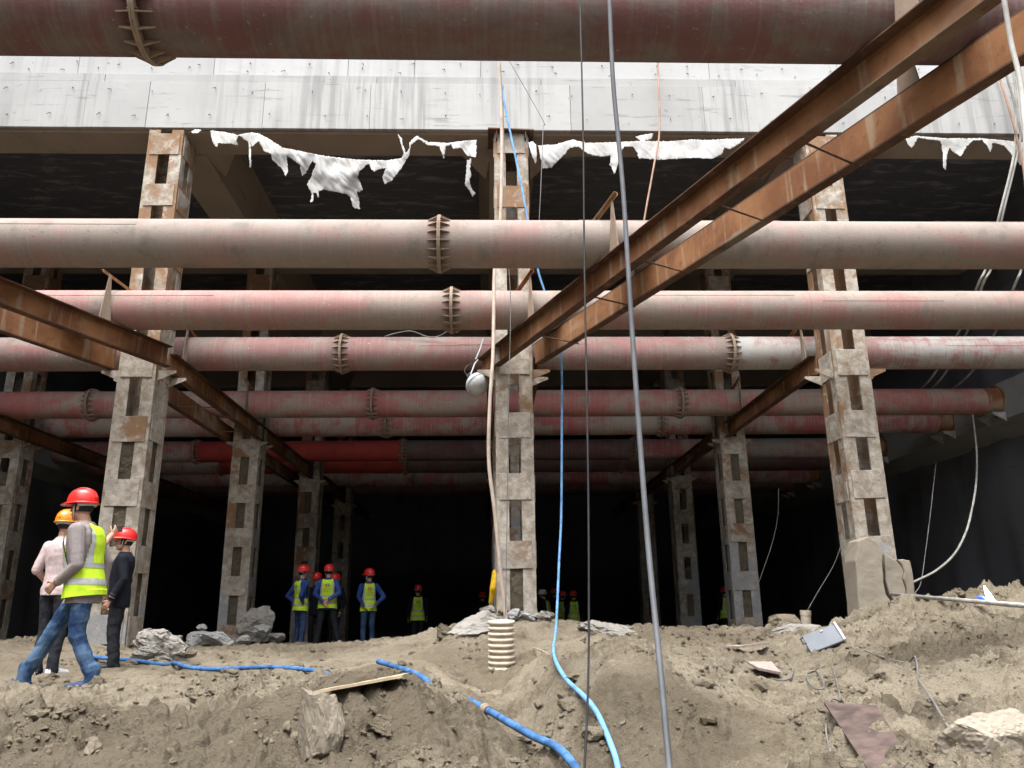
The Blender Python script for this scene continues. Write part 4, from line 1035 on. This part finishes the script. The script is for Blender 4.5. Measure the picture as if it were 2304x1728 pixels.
def board(corners, th, mat, label, name='board', lift=.01, cat='board', zs=None):
    P = [Vector(gtop(*c)) + Vector((0, 0, lift)) for c in corners]
    if zs:
        for p, dz in zip(P, zs): p.z += dz
    nrm = (P[1] - P[0]).cross(P[2] - P[0]).normalized()
    if nrm.z < 0: nrm = -nrm
    o = MB().prism(P, nrm * -th).build(name, mat)
    return tag(o, label, cat)
pb = G(822, 1540)
tag(MB().prism([(-.34, -.10, 0), (.20, -.13, 0), (.33, .12, 0), (-.05, .15, 0)], (0, 0, .016)).build('plywood_board', M_PLY, loc=(pb[0], pb[1], pb[2] + .035), rot=(math.radians(-5), math.radians(-7), math.radians(24))), 'raw plywood offcut lying by the end of the blue hose', 'board')
board([(1858, 1620), (1978, 1630), (2055, 1720), (1960, 1745)], .018, M_PLYR, 'dirty brown plywood sheet stuck in the right foreground slope', 'plywood_board', .02, zs=(.04, .03, -.07, -.05))
board([(1622, 1474), (1700, 1466), (1732, 1468), (1660, 1482)], .02, M_TILE, 'flat pinkish board lying on the slope left of the grey box', 'flat_board', .06)
board([(1684, 1508), (1738, 1509), (1758, 1525), (1708, 1527)], .02, M_TILE, 'small pale board inside a loop of cable on the right slope', 'flat_board', .055)

# scaffold tube on the right mound
p0, p1 = Vector(at(2004, 1337, 11.2)), Vector(at(2330, 1365, 7.6))
tag(MB().tube([p0, p1], .0245, 14).build('scaffold_tube', M_STEEL, smooth=True), 'grey steel scaffold tube lying along the top of the right mound', 'tube')

# cutting flame behind the mound
fl = empty('cutting_torch', tuple(at(2238, 1362, 8.9)), 0, 'small white-hot cutting flame behind the right mound', 'torch')
m_fl = Mat('flame'); m_fl.b.inputs['Emission Color'].default_value = (1, .82, .72, 1); m_fl.b.inputs['Emission Strength'].default_value = 14; m_fl = m_fl.out((.9, .8, .8), .5)
m_fb = Mat('blue_glow'); m_fb.b.inputs['Emission Color'].default_value = (.03, .10, .75, 1); m_fb.b.inputs['Emission Strength'].default_value = .5; m_fb = m_fb.out((.02, .05, .3), .5)
def rp(px, py, Y): return tuple(Vector(at(px, py, Y)) - fl.location)
MB().tube([rp(2236, 1362, 8.9), rp(2234, 1354, 8.9), rp(2228, 1345, 8.9), rp(2221, 1334, 8.9), rp(2214, 1318, 8.9)], [.012, .026, .028, .022, .004], 10).build('flame', m_fl, fl, smooth=True)
MB().tube([rp(2232, 1360, 8.95), rp(2222, 1352, 8.95), rp(2208, 1345, 8.95), rp(2198, 1343, 8.95)], [.008, .022, .03, .008], 10).build('glove', m_fb, fl, smooth=True)  # faint blue glow put into the glove's material
MB().tube([rp(2236, 1362, 8.9), rp(2230, 1372, 8.9), rp(2222, 1390, 8.9)], .009, 8).build('nozzle', M_STEEL, fl)

# site lamp hung on the end of the upper right beam
lc = Vector(at(1073, 862, 12.95))
lamp = empty('site_lamp', lc, 0, 'pale round site lamp hung under the beam end by the middle column', 'lamp')
Ml = Matrix.Rotation(math.radians(-38), 4, 'Y') @ Matrix.Rotation(math.radians(-25), 4, 'X')
prof = [(.001, .20)] + [(.205 * math.sin(a), .20 * math.cos(a)) for a in np.linspace(.12, 1.72, 16)] + [(.19, -.04), (.17, -.02)]
prof2 = [(.205 * math.sin(a), -.20 * math.cos(a)) for a in np.linspace(.12, 1.45, 14)]
MB().lathe([(.001, -.20)] + prof2 + [(.212, -.02), (.212, .02), (.20, .03), (.16, .09), (.10, .13), (.06, .14), (.001, .14)], 32, Ml).build('dome', M_LAMP, lamp, smooth=True)
MB().lathe([(.05, .13), (.06, .16), (.06, .24), (.001, .25)], 16, Ml).build('housing', M_BOXD, lamp)
MB().tube([(-.06, 0, .02), (-.10, -.02, .16), (-.04, 0, .34), (.02, 0, .42)], .014, 8).build('hanger', M_LAMP, lamp)
MB().tube([(-.02, -.02, .42), (.06, 0, .62), (.11, 0, .80)], .012, 8).build('conduit', M_LAMP, lamp)
MB().tube(spline([(-.15, -.03, .10), (-.21, -.03, .22), (-.14, -.03, .32), (-.05, 0, .34)], 6), .005, 6).build('lead', M_WIRE, lamp)

# ------------------------------------------------------------------ people
RINGS = np.array([  # z, rx, ry, cy
    (.74, .168, .118, .0), (.86, .172, .122, .0), (.96, .168, .120, .005), (1.06, .162, .116, .01), (1.16, .170, .120, .01), (1.27, .186, .126, .0),
    (1.35, .186, .120, -.008), (1.405, .155, .100, -.015), (1.445, .105, .078, -.012), (1.475, .070, .066, -.005)])
def ringz(z): return [float(np.interp(z, RINGS[:, 0], RINGS[:, i])) for i in (1, 2, 3)]
POSES = {
    'down': dict(Le=(-.255, -.04, 1.11), Lw=(-.255, .07, .87), Re=(.255, -.04, 1.11), Rw=(.255, .07, .87)),
    'walk': dict(Le=(-.25, -.03, 1.07), Lw=(-.19, .17, .92), Re=(.24, -.10, 1.12), Rw=(.24, -.06, .88),
                 Lk=(-.10, -.02, .47), La=(-.10, -.20, .085), Rk=(.10, .26, .52), Ra=(.10, .55, .12), Lh=(-.085, -.03, .88), Rh=(.085, .04, .88)),
    'front': dict(Le=(-.245, -.06, 1.11), Lw=(-.25, .07, .86), Re=(.245, -.05, 1.11), Rw=(.24, .10, .86)),
    'phone': dict(Le=(-.26, -.05, 1.12), Lw=(-.22, .12, .95), Re=(.33, .16, 1.30), Rw=(.32, .36, 1.52)),
    'hips': dict(Le=(-.36, -.12, 1.12), Lw=(-.20, -.02, .97), Re=(.27, -.17, 1.12), Rw=(.20, -.08, .98)),
    'clasp': dict(Le=(-.27, -.15, 1.12), Lw=(-.06, -.22, .95), Re=(.27, -.15, 1.13), Rw=(.05, -.20, 1.0), Lk=(-.15, .02, .48), La=(-.20, -.02, .08), Rk=(.18, .02, .48), Ra=(.27, -.02, .08)),
    'pockets': dict(Le=(-.245, -.12, 1.12), Lw=(-.13, -.17, .93), Re=(.34, -.15, 1.12), Rw=(.14, -.17, .93)),
}
def ell(mb, reg, lst, c, r, n=12, R=None):
    V = []
    for i in range(n + 1):
        a = math.pi * i / n
        for k in range(2 * n):
            b = math.pi * k / n
            p = Vector((r[0] * math.sin(a) * math.cos(b), r[1] * math.sin(a) * math.sin(b), r[2] * math.cos(a)))
            if R is not None: p = R @ p
            V.append(p + Vector(c))
    k2 = 2 * n
    mb.add(V, [(i * k2 + k, i * k2 + (k + 1) % k2, (i + 1) * k2 + (k + 1) % k2, (i + 1) * k2 + k) for i in range(n) for k in range(k2)])
    lst += [reg] * len(V)
def cap(mb, reg, lst, p0, p1, r0, r1, n=12):
    p0, p1 = Vector(p0), Vector(p1)
    d = p1 - p0; L = d.length; d.normalize()
    pts, rad = [], []
    for a in np.linspace(-1.5, 0, 6): pts.append(p0 + d * (r0 * math.sin(a))); rad.append(max(.0008, r0 * math.cos(a)))
    for t in np.linspace(0, 1, max(3, int(L / .03)))[1:-1]: pts.append(p0 + d * (L * t)); rad.append(r0 + (r1 - r0) * t)
    for a in np.linspace(0, 1.5, 6): pts.append(p1 + d * (r1 * math.sin(a))); rad.append(max(.0008, r1 * math.cos(a)))
    n0 = len(mb.v)
    mb.tube(pts, rad, n)
    lst += [reg] * (len(mb.v) - n0)
def hand(mb, lst, wr, d, palm_n, s=1, grip=.5):
    """palm and five unequal bent fingers; d = direction from the wrist, palm_n = way the palm faces, s = thumb side"""
    d = Vector(d).normalized(); n = Vector(palm_n); n = (n - d * n.dot(d)).normalized(); b = d.cross(n) * s
    w = Vector(wr)
    for k in (-1.2, -.4, .4, 1.2): cap(mb, 0, lst, w + d * .015 + b * k * .010, w + d * .085 + b * k * .018, .014, .012, 8)
    for k, L in ((-1.5, .058), (-.5, .07), (.5, .076), (1.5, .068)):
        a = w + d * .088 + b * k * .0195
        c = a + d * L * .5 + n * L * grip * .35
        e = c + d * L * .35 * (1 - grip * .6) + n * L * grip * .5
        cap(mb, 0, lst, a, c, .0095, .0088, 8); cap(mb, 0, lst, c, e, .0088, .0075, 8)
    a = w + d * .03 + b * .028
    c = a + d * .028 + b * .028 + n * .012
    e = c + d * .028 + b * .006 + n * .014
    cap(mb, 0, lst, a, c, .0125, .0105, 8); cap(mb, 0, lst, c, e, .0105, .0085, 8)

def person(x, y, z, Ht, rz, label, pose='down', top=M_BLUEJ, trousers=M_JEAND, shoes=M_SHOEB, vest=True, helmet=M_REDH, head_yaw=0.0, head_pitch=0.0, lean=0.0,
           voxel=.012, hem=.78, logo=True, bulk=1.0, group=None, sleeves=True, hands=True, edit=None):
    P = dict(Lh=(-.088, 0, .90), Rh=(.088, 0, .90), Lk=(-.10, .025, .48), La=(-.105, -.02, .08), Rk=(.10, .025, .48), Ra=(.105, -.02, .08)); P.update(POSES[pose])
    if edit: P.update(edit)
    T = lambda p: Vector((p[0], p[1] + lean * max(0, p[2] - .92), p[2]))
    mb, reg = MB(), []
    # torso loft
    zs = np.linspace(hem, 1.475, 34); nt = 36
    n0 = len(mb.v); V = []
    for zz_ in zs:
        rx, ry, cy = ringz(zz_)
        for k in range(nt):
            a = 2 * math.pi * k / nt
            V.append(T((rx * bulk * math.cos(a), cy + ry * bulk * math.sin(a), zz_)))
    m_ = len(zs)
    mb.add(V, [(i * nt + k, i * nt + (k + 1) % nt, (i + 1) * nt + (k + 1) % nt, (i + 1) * nt + k) for i in range(m_ - 1) for k in range(nt)] + [tuple(range(nt))[::-1], tuple(range((m_ - 1) * nt, m_ * nt))])
    reg += [1] * len(V)
    # legs
    cap(mb, 2, reg, (-.05, 0, .90), (.05, 0, .90), .108, .108)
    for s in 'LR':
        h, k, a = P[s + 'h'], P[s + 'k'], P[s + 'a']
        cap(mb, 2, reg, h, k, .096, .070); cap(mb, 2, reg, k, (a[0], a[1], a[2] + .03), .070, .057)
        cap(mb, 2, reg, (a[0], a[1], a[2] + .10), (a[0], a[1] + .005, a[2] - .015), .058, .064)
        tz = a[2] - .045
        sx = .02 if s == 'R' else -.02
        cap(mb, 3, reg, (a[0], a[1] - .035, tz), (a[0] + sx * .5, a[1] + .10, tz), .040, .044)
        cap(mb, 3, reg, (a[0] + sx * .5, a[1] + .08, tz), (a[0] + sx, a[1] + .185, tz - .012), .043, .032)
    # arms
    for s, sg in (('L', -1), ('R', 1)):
        sh, e, w = T((sg * .178, -.005, 1.375)), T(P[s + 'e']), T(P[s + 'w'])
        cap(mb, 1, reg, sh, e, .068 * bulk, .056)
        if sleeves:
            cap(mb, 1, reg, e, e + (w - e) * .93, .055, .042)
        else:
            cap(mb, 0, reg, e, w, .043, .032)
        cap(mb, 0, reg, e + (w - e) * .8, w, .030, .027)
        d = (w - e).normalized()
        if hands:
            pn = Vector((-sg, .1, 0)) if abs(d.z) > .6 else Vector((0, 0, -1))
            if pose == 'clasp': pn = Vector((0, -1, .2)); d = (d + Vector((0, 0, -.4))).normalized()
            hand(mb, reg, w, d, pn, sg if s == 'R' else sg, .5)
        else:
            cap(mb, 0, reg, w, w + d * .12, .034, .022)
    # neck and head
    hc = T((0, .012, 1.605))
    cap(mb, 0, reg, T((0, -.01, 1.42)), hc + Vector((0, -.01, -.06)), .058, .055)
    RH = Matrix.Rotation(head_yaw, 3, 'Z') @ Matrix.Rotation(head_pitch, 3, 'X')
    def hp(*p): return hc + RH @ Vector(p)
    ell(mb, 0, reg, hp(0, 0, .02), (.078, .096, .098), 12, RH)
    ell(mb, 0, reg, hp(0, .028, -.055), (.058, .066, .062), 10, RH)
    cap(mb, 0, reg, hp(0, .088, .012), hp(0, .112, -.022), .010, .014, 8)
    cap(mb, 0, reg, hp(-.02, .088, -.062), hp(.02, .088, -.062), .010, .010, 8)
    cap(mb, 0, reg, hp(0, .078, -.098), hp(0, .080, -.092), .018, .018, 8)
    for s in (-1, 1):
        cap(mb, 0, reg, hp(s * .080, -.008, .018), hp(s * .079, -.002, -.026), .014, .010, 8)
        cap(mb, 0, reg, hp(s * .045, .075, .038), hp(s * .018, .086, .038), .010, .010, 8)
    tmp = link('tmp', mb.mesh('tmp', M_SKIN))
    md = tmp.modifiers.new('r', 'REMESH'); md.mode = 'VOXEL'; md.voxel_size = voxel; md.use_smooth_shade = True
    sm = tmp.modifiers.new('s', 'SMOOTH'); sm.factor = .5; sm.iterations = 2 if voxel < .008 else 1
    dg = bpy.context.evaluated_depsgraph_get()
    body = bpy.data.meshes.new_from_object(tmp.evaluated_get(dg))
    kd = kdtree.KDTree(len(mb.v))
    for i_, q in enumerate(mb.v): kd.insert(q, i_)
    kd.balance()
    bpy.data.objects.remove(tmp)
    co = np.empty(len(body.vertices) * 3); body.vertices.foreach_get('co', co); co = co.reshape(-1, 3)
    no = np.empty(len(body.vertices) * 3); body.vertex_normals.foreach_get('vector', no); no = no.reshape(-1, 3)
    vr = np.array([reg[kd.find(q)[1]] for q in co])
    ax = np.abs(co[:, 0]) < .24
    vr = np.where((vr == 2) & (co[:, 2] > hem + .004), 1, np.where((vr == 1) & ax & (co[:, 2] < hem + .004) & (np.abs(co[:, 0]) < .20), 2, vr))
    off = x * 3 + y
    wr = fbm(co[:, 0] * 7 + co[:, 1] * 6 + co[:, 2] * 4 + off, co[:, 2] * 9 - co[:, 0] * 4 + off, 3)
    amp = np.select([vr == 2, vr == 1], [.010, .0045], 0)
    co = co + no * (wr * amp)[:, None]
    body.vertices.foreach_set('co', co.ravel())
    body.materials.clear()
    for q in (M_SKIN, top, trousers, shoes): body.materials.append(q)
    lv = np.empty(len(body.loops), int); body.loops.foreach_get('vertex_index', lv)
    ls = np.empty(len(body.polygons), int); body.polygons.foreach_get('loop_start', ls)
    body.polygons.foreach_set('material_index', vr[lv[ls]].astype(np.int32))
    body.update()
    s = Ht / 1.72
    root = empty('person', (x, y, z), rz, label, 'person', group)
    root.scale = (s, s, s)
    body.name = 'body'
    link('body', body, root)
    fine = voxel < .008
    # hair
    hm = MB()
    for i_ in range(9):
        for k in range(24):
            a = 2 * math.pi * k / 24; t = i_ / 8
            zz_ = .125 - .165 * t
            rr = math.sqrt(max(0, 1 - min(1, max(-1, (zz_ - .02) / .108)) ** 2))
            hm.v.append(tuple(hp(.083 * rr * math.cos(a), min(.101 * rr * math.sin(a), .055 + (.0 if zz_ < .06 else .05)), zz_)))
    hm.f = [(i_ * 24 + k, i_ * 24 + (k + 1) % 24, (i_ + 1) * 24 + (k + 1) % 24, (i_ + 1) * 24 + k) for i_ in range(8) for k in range(24)]
    hm.m = [0] * len(hm.f)
    hm.build('hair', M_HAIR, root, smooth=True)
    if fine:
        for s_ in (-1, 1):
            em = MB(); ell(em, 0, [], hp(s_ * .031, .089, .022), (.012, .006, .006), 6, RH)
            em.build('eye', M_HAIR, root, smooth=True)
    if helmet:
        hb = empty_part = None
        m = MB(); nz_, ns = 12, 36; V = []
        for i_ in range(nz_ + 1):
            t = i_ / nz_
            for k in range(ns):
                a = 2 * math.pi * k / ns
                rr = math.cos(t * math.pi / 2) ** .62
                V.append(hp(.116 * rr * math.cos(a), .008 + .142 * rr * math.sin(a), .050 + .132 * math.sin(t * math.pi / 2)))
        f = [(i_ * ns + k, i_ * ns + (k + 1) % ns, (i_ + 1) * ns + (k + 1) % ns, (i_ + 1) * ns + k) for i_ in range(nz_) for k in range(ns)]
        m.add(V, f)
        ring = []
        for k in range(ns):                 # brim, longer over the forehead
            a = 2 * math.pi * k / ns
            e = .016 + .048 * max(0, math.sin(a)) ** 3
            ring.append((a, e))
        V = [hp(.114 * math.cos(a), .008 + .140 * math.sin(a), .053) for a, e in ring] + [hp((.116 + e * .7) * math.cos(a), .008 + (.142 + e) * math.sin(a), .040 - .010 * max(0, math.sin(a))) for a, e in ring] + [hp((.116 + e * .7 - .004) * math.cos(a), .008 + (.142 + e - .004) * math.sin(a), .034 - .010 * max(0, math.sin(a))) for a, e in ring] + [hp(.112 * math.cos(a), .008 + .138 * math.sin(a), .042) for a, e in ring]
        m.add(V, [(j * ns + k, j * ns + (k + 1) % ns, (j + 1) * ns + (k + 1) % ns, (j + 1) * ns + k) for j in range(3) for k in range(ns)])
        hb = m.build('helmet', helmet, root, smooth=True)
        if voxel < .011:
            r = MB()
            for dx in (-.032, 0, .032):
                pts = [hp(dx * (1 - .35 * abs(math.cos(a))), .008 + .144 * math.cos(a) * (1 - abs(dx) * 1.2), .050 + .136 * math.sin(a)) for a in np.linspace(.22, math.pi - .22, 16)]
                r.tube(pts, .0075 if dx == 0 else .0055, 6)
            r.build('ridge', helmet, hb, smooth=True)
        r = MB().tube([hp(.088 * math.cos(a), .0 + .108 * math.sin(a), .022 - .01 * math.sin(a)) for a in np.linspace(math.pi * 1.02, math.pi * 1.98, 14)], .017, 6)
        for s_ in (-1, 1): r.tube([hp(s_ * .084, .03, .03), hp(s_ * .074, .035, -.05), hp(s_ * .03, .05, -.125)], .005, 5)
        r.build('headband', M_HBAND, hb, smooth=True)
    if vest:
        nt, nz_ = 96, 62
        zt = np.linspace(.795, 1.452, nz_ + 1); th = np.linspace(0, 2 * math.pi, nt + 1)
        def vp(i_, k, o):
            zz_ = zt[i_]; rx, ry, cy = ringz(zz_); a = th[k % nt]
            wv = .006 * float(pnoise(a * 3 + off, zz_ * 9)) + .10 * max(0, .95 - zz_) * (1 + .3 * math.sin(5 * a))
            if zz_ > 1.38: rx += (.0 + (zz_ - 1.38) * .9) * .6
            return T(((rx * bulk + o + wv) * math.cos(a), cy + (ry * bulk + o + wv) * math.sin(a), zz_ - .02 * math.sin(a) * (zz_ < .85)))
        def keep(zz_, a):
            c_, s_ = math.cos(a), math.sin(a)
            if zz_ > 1.06 and abs(c_) > .90 - .22 * min(1, (zz_ - 1.06) / .2): return False
            rx = ringz(zz_)[0]
            if s_ > 0 and zz_ > 1.18 and abs(rx * c_) < (zz_ - 1.18) * .36: return False
            if s_ < 0 and zz_ > 1.43: return abs(rx * c_) > .05
            return True
        vm, bm_ = MB(), MB()
        for i_ in range(nz_):
            for k in range(nt):
                zz_, a = (zt[i_] + zt[i_ + 1]) / 2, (th[k] + th[k + 1]) / 2
                if not keep(zz_, a): continue
                vm.add([vp(i_, k, .020), vp(i_, k + 1, .020), vp(i_ + 1, k + 1, .020), vp(i_ + 1, k, .020)], [(0, 1, 2, 3)])
                xx = abs(ringz(zz_)[0] * math.cos(a))
                if .905 < zz_ < .955 or 1.045 < zz_ < 1.095 or (zz_ >= 1.095 and .095 < xx < .14):
                    bm_.add([vp(i_, k, .0235), vp(i_, k + 1, .0235), vp(i_ + 1, k + 1, .0235), vp(i_ + 1, k, .0235)], [(0, 1, 2, 3)])
        def weld(mb_, name, mat, par):
            me_ = mb_.mesh(name, mat, fix=False)
            b_ = bmesh.new(); b_.from_mesh(me_); bmesh.ops.remove_doubles(b_, verts=b_.verts[:], dist=.0006); bmesh.ops.recalc_face_normals(b_, faces=b_.faces[:]); b_.to_mesh(me_); b_.free()
            me_.polygons.foreach_set('use_smooth', [True] * len(me_.polygons))
            return link(name, me_, par)
        vo = weld(vm, 'vest', M_LIME, root)
        weld(bm_, 'reflective_band', M_BAND, vo)
        if logo:
            def back(u, zz_):
                rx, ry, cy = ringz(zz_)
                return T((u, cy - (ry * bulk + .0245) * math.sqrt(max(.1, 1 - (u / (rx * bulk)) ** 2)) - .004, zz_))
            for sg, mt in ((-1, M_LOGO_O), (1, M_LOGO_T)):
                pts = [(0, 1.345), (sg * .028, 1.345), (sg * .058, 1.305), (sg * .028, 1.265), (sg * .004, 1.265), (sg * .004, 1.285), (sg * .030, 1.305), (sg * .004, 1.328)]
                L_ = MB(); L_.add([back(u, q) for u, q in pts], [(0, 1, 2, 6, 7), (6, 2, 3, 4, 5)])
                L_.build('emblem', mt, vo)
            L_ = MB(); rr = random.Random(int(x * 100))
            for zr, nch, wch in ((1.225, 6, .026), (1.175, 6, .024)):
                for c_ in range(nch):
                    u0 = (c_ - (nch - 1) / 2) * wch * 1.12
                    for b_ in range(4):
                        if rr.random() < .5: a0, a1, b0, b1 = -.42, .42, rr.uniform(-.4, .4), 0; b1 = b0 + .12
                        else: b0, b1, a0 = -.45, .45, rr.uniform(-.4, .3); a1 = a0 + .12
                        q = [(u0 + a0 * wch, zr + b0 * wch * 1.1), (u0 + a1 * wch, zr + b0 * wch * 1.1), (u0 + a1 * wch, zr + b1 * wch * 1.1), (u0 + a0 * wch, zr + b1 * wch * 1.1)]
                        L_.add([back(u, w_) - Vector((0, .0004 * b_, 0)) for u, w_ in q], [(0, 1, 2, 3)])
            L_.build('lettering', M_PRINT, vo)
    return root

D = math.radians
def place(px, Y, py_top, ground=True, Ht=None):
    t = at(px, py_top, Y); zt_ = t[2] - .045
    if ground:
        zb = gz(t[0], t[1]) - .005
        return t[0], t[1], zb, zt_ - zb
    Ht = Ht or 1.72
    return t[0], t[1], zt_ - Ht, Ht
x, y, z, h = place(188, 7.45, 1105)
x += .13; z = gz(x, y) - .005
fx_, fy_ = x - .46, y - .10
person(x, y, min(z, gz(x + .1, y)) - .0, h, D(94), 'man in grey jacket, lime vest and blue jeans striding left in front', 'walk', M_GREYJ, M_JEAN, M_BLUESH, True, M_REDH, head_yaw=D(-12), voxel=.0065, bulk=1.16, hem=.74, logo=False, lean=.15,
       edit=dict(Ra=(.10, .46, gz(fx_, fy_) - z + .075)))
x, y, z, h = place(152, 8.95, 1151)
person(x, y, z, h, D(-18), 'man in orange helmet and pale pink shirt raising a phone behind the striding man', 'phone', M_PINKS, M_CHAR, M_WHITE, False, M_ORH, head_yaw=D(8), voxel=.0065, hem=.84, sleeves=False)
hpos = Matrix.Translation((x, y, z)) @ Matrix.Rotation(D(-18), 4, 'Z') @ Matrix.Scale(h / 1.72, 4) @ Vector((.305, .435, 1.60))
phone = empty('phone', hpos, D(-10), 'black phone held up by the man in the orange helmet', 'phone')
MB().cbox((0, .01, 0), (.15, .009, .075), .004).build('case', M_SHOEB, phone)
MB().box((0, .004, 0), (.138, .002, .066)).build('screen', M_BOXD, phone)
x, y, z, h = place(287, 10.2, 1192)
person(x, y, z, h, D(106), 'man in black jacket and red helmet standing before the left column', 'front', M_NAVY, M_CHAR, M_SHOEB, False, M_REDH, head_yaw=D(12), head_pitch=D(6), voxel=.0065, hem=.76, bulk=1.12)
GW = 'workers in vests under the deck'
x, y, z, h = place(682, 17.9, 1273)
person(x, y, z, h, D(-46), 'worker in blue with hands on hips, leftmost of the group under the deck', 'hips', M_BLUEJ, M_JEAND, voxel=.010, group=GW, head_yaw=D(-25))
x, y, z, h = place(741, 17.8, 1271)
person(x, y, z, h, D(4), 'worker in blue seen from behind with hands clasped behind his back', 'clasp', M_BLUEJ, M_CHAR, voxel=.010, group=GW, bulk=1.08, head_yaw=D(10))
x, y, z, h = place(757, 19.6, 1292)
person(x, y, z, h, D(150), 'worker hidden behind the man with clasped hands, red helmet showing', 'down', M_NAVY, M_CHAR, voxel=.012, group=GW, vest=False)
x, y, z, h = place(715, 19.0, 1290)
person(x, y, z, h, D(170), 'dark-clothed man standing between the two leftmost vested workers', 'down', M_NAVY, M_CHAR, voxel=.012, group=GW, vest=False)
x, y, z, h = place(832, 18.7, 1281)
person(x, y, z, h, D(14), 'worker in blue jacket and jeans standing alone with hands at back pockets', 'pockets', M_BLUEJ, M_JEAN, voxel=.010, group=GW, head_yaw=D(50), bulk=.96)
def far(px, Y, py, rz, label, ht=1.72, **k):
    x, y, z, h = place(px, Y, py, False, ht)
    return person(x, y, z, h, D(rz), label, k.pop('pose', 'down'), k.pop('top', M_NAVY), k.pop('trousers', M_CHAR), voxel=.014, group=GW, hands=False, **k)
far(941, 23.2, 1317, 5, 'worker in lime vest standing alone in the dark left of the middle column')
far(1138, 14.3, 1238, 20, 'worker in yellow shirt half hidden behind the middle column', 1.74, top=M_YEL, trousers=M_BROWNT, vest=False, lean=.05)
far(1086, 27, 1333, 0, 'worker in the dark with red helmet just left of the middle column', vest=False)
far(1232, 25.5, 1327, 60, 'worker in white helmet bending beside the right edge of the middle column', 1.66, helmet=M_WHH, lean=.25)
far(1247, 27.5, 1325, 0, 'worker in red helmet half hidden behind the white-helmeted worker', vest=False)
far(1265, 27, 1331, -40, 'worker partly behind the pale blue hose in the dark', 1.68)
far(1290, 26.2, 1330, 0, 'worker in lime vest in the dark right of the pale blue hose')
far(1629, 26.0, 1321, 10, 'worker in lime vest beside the second right column')
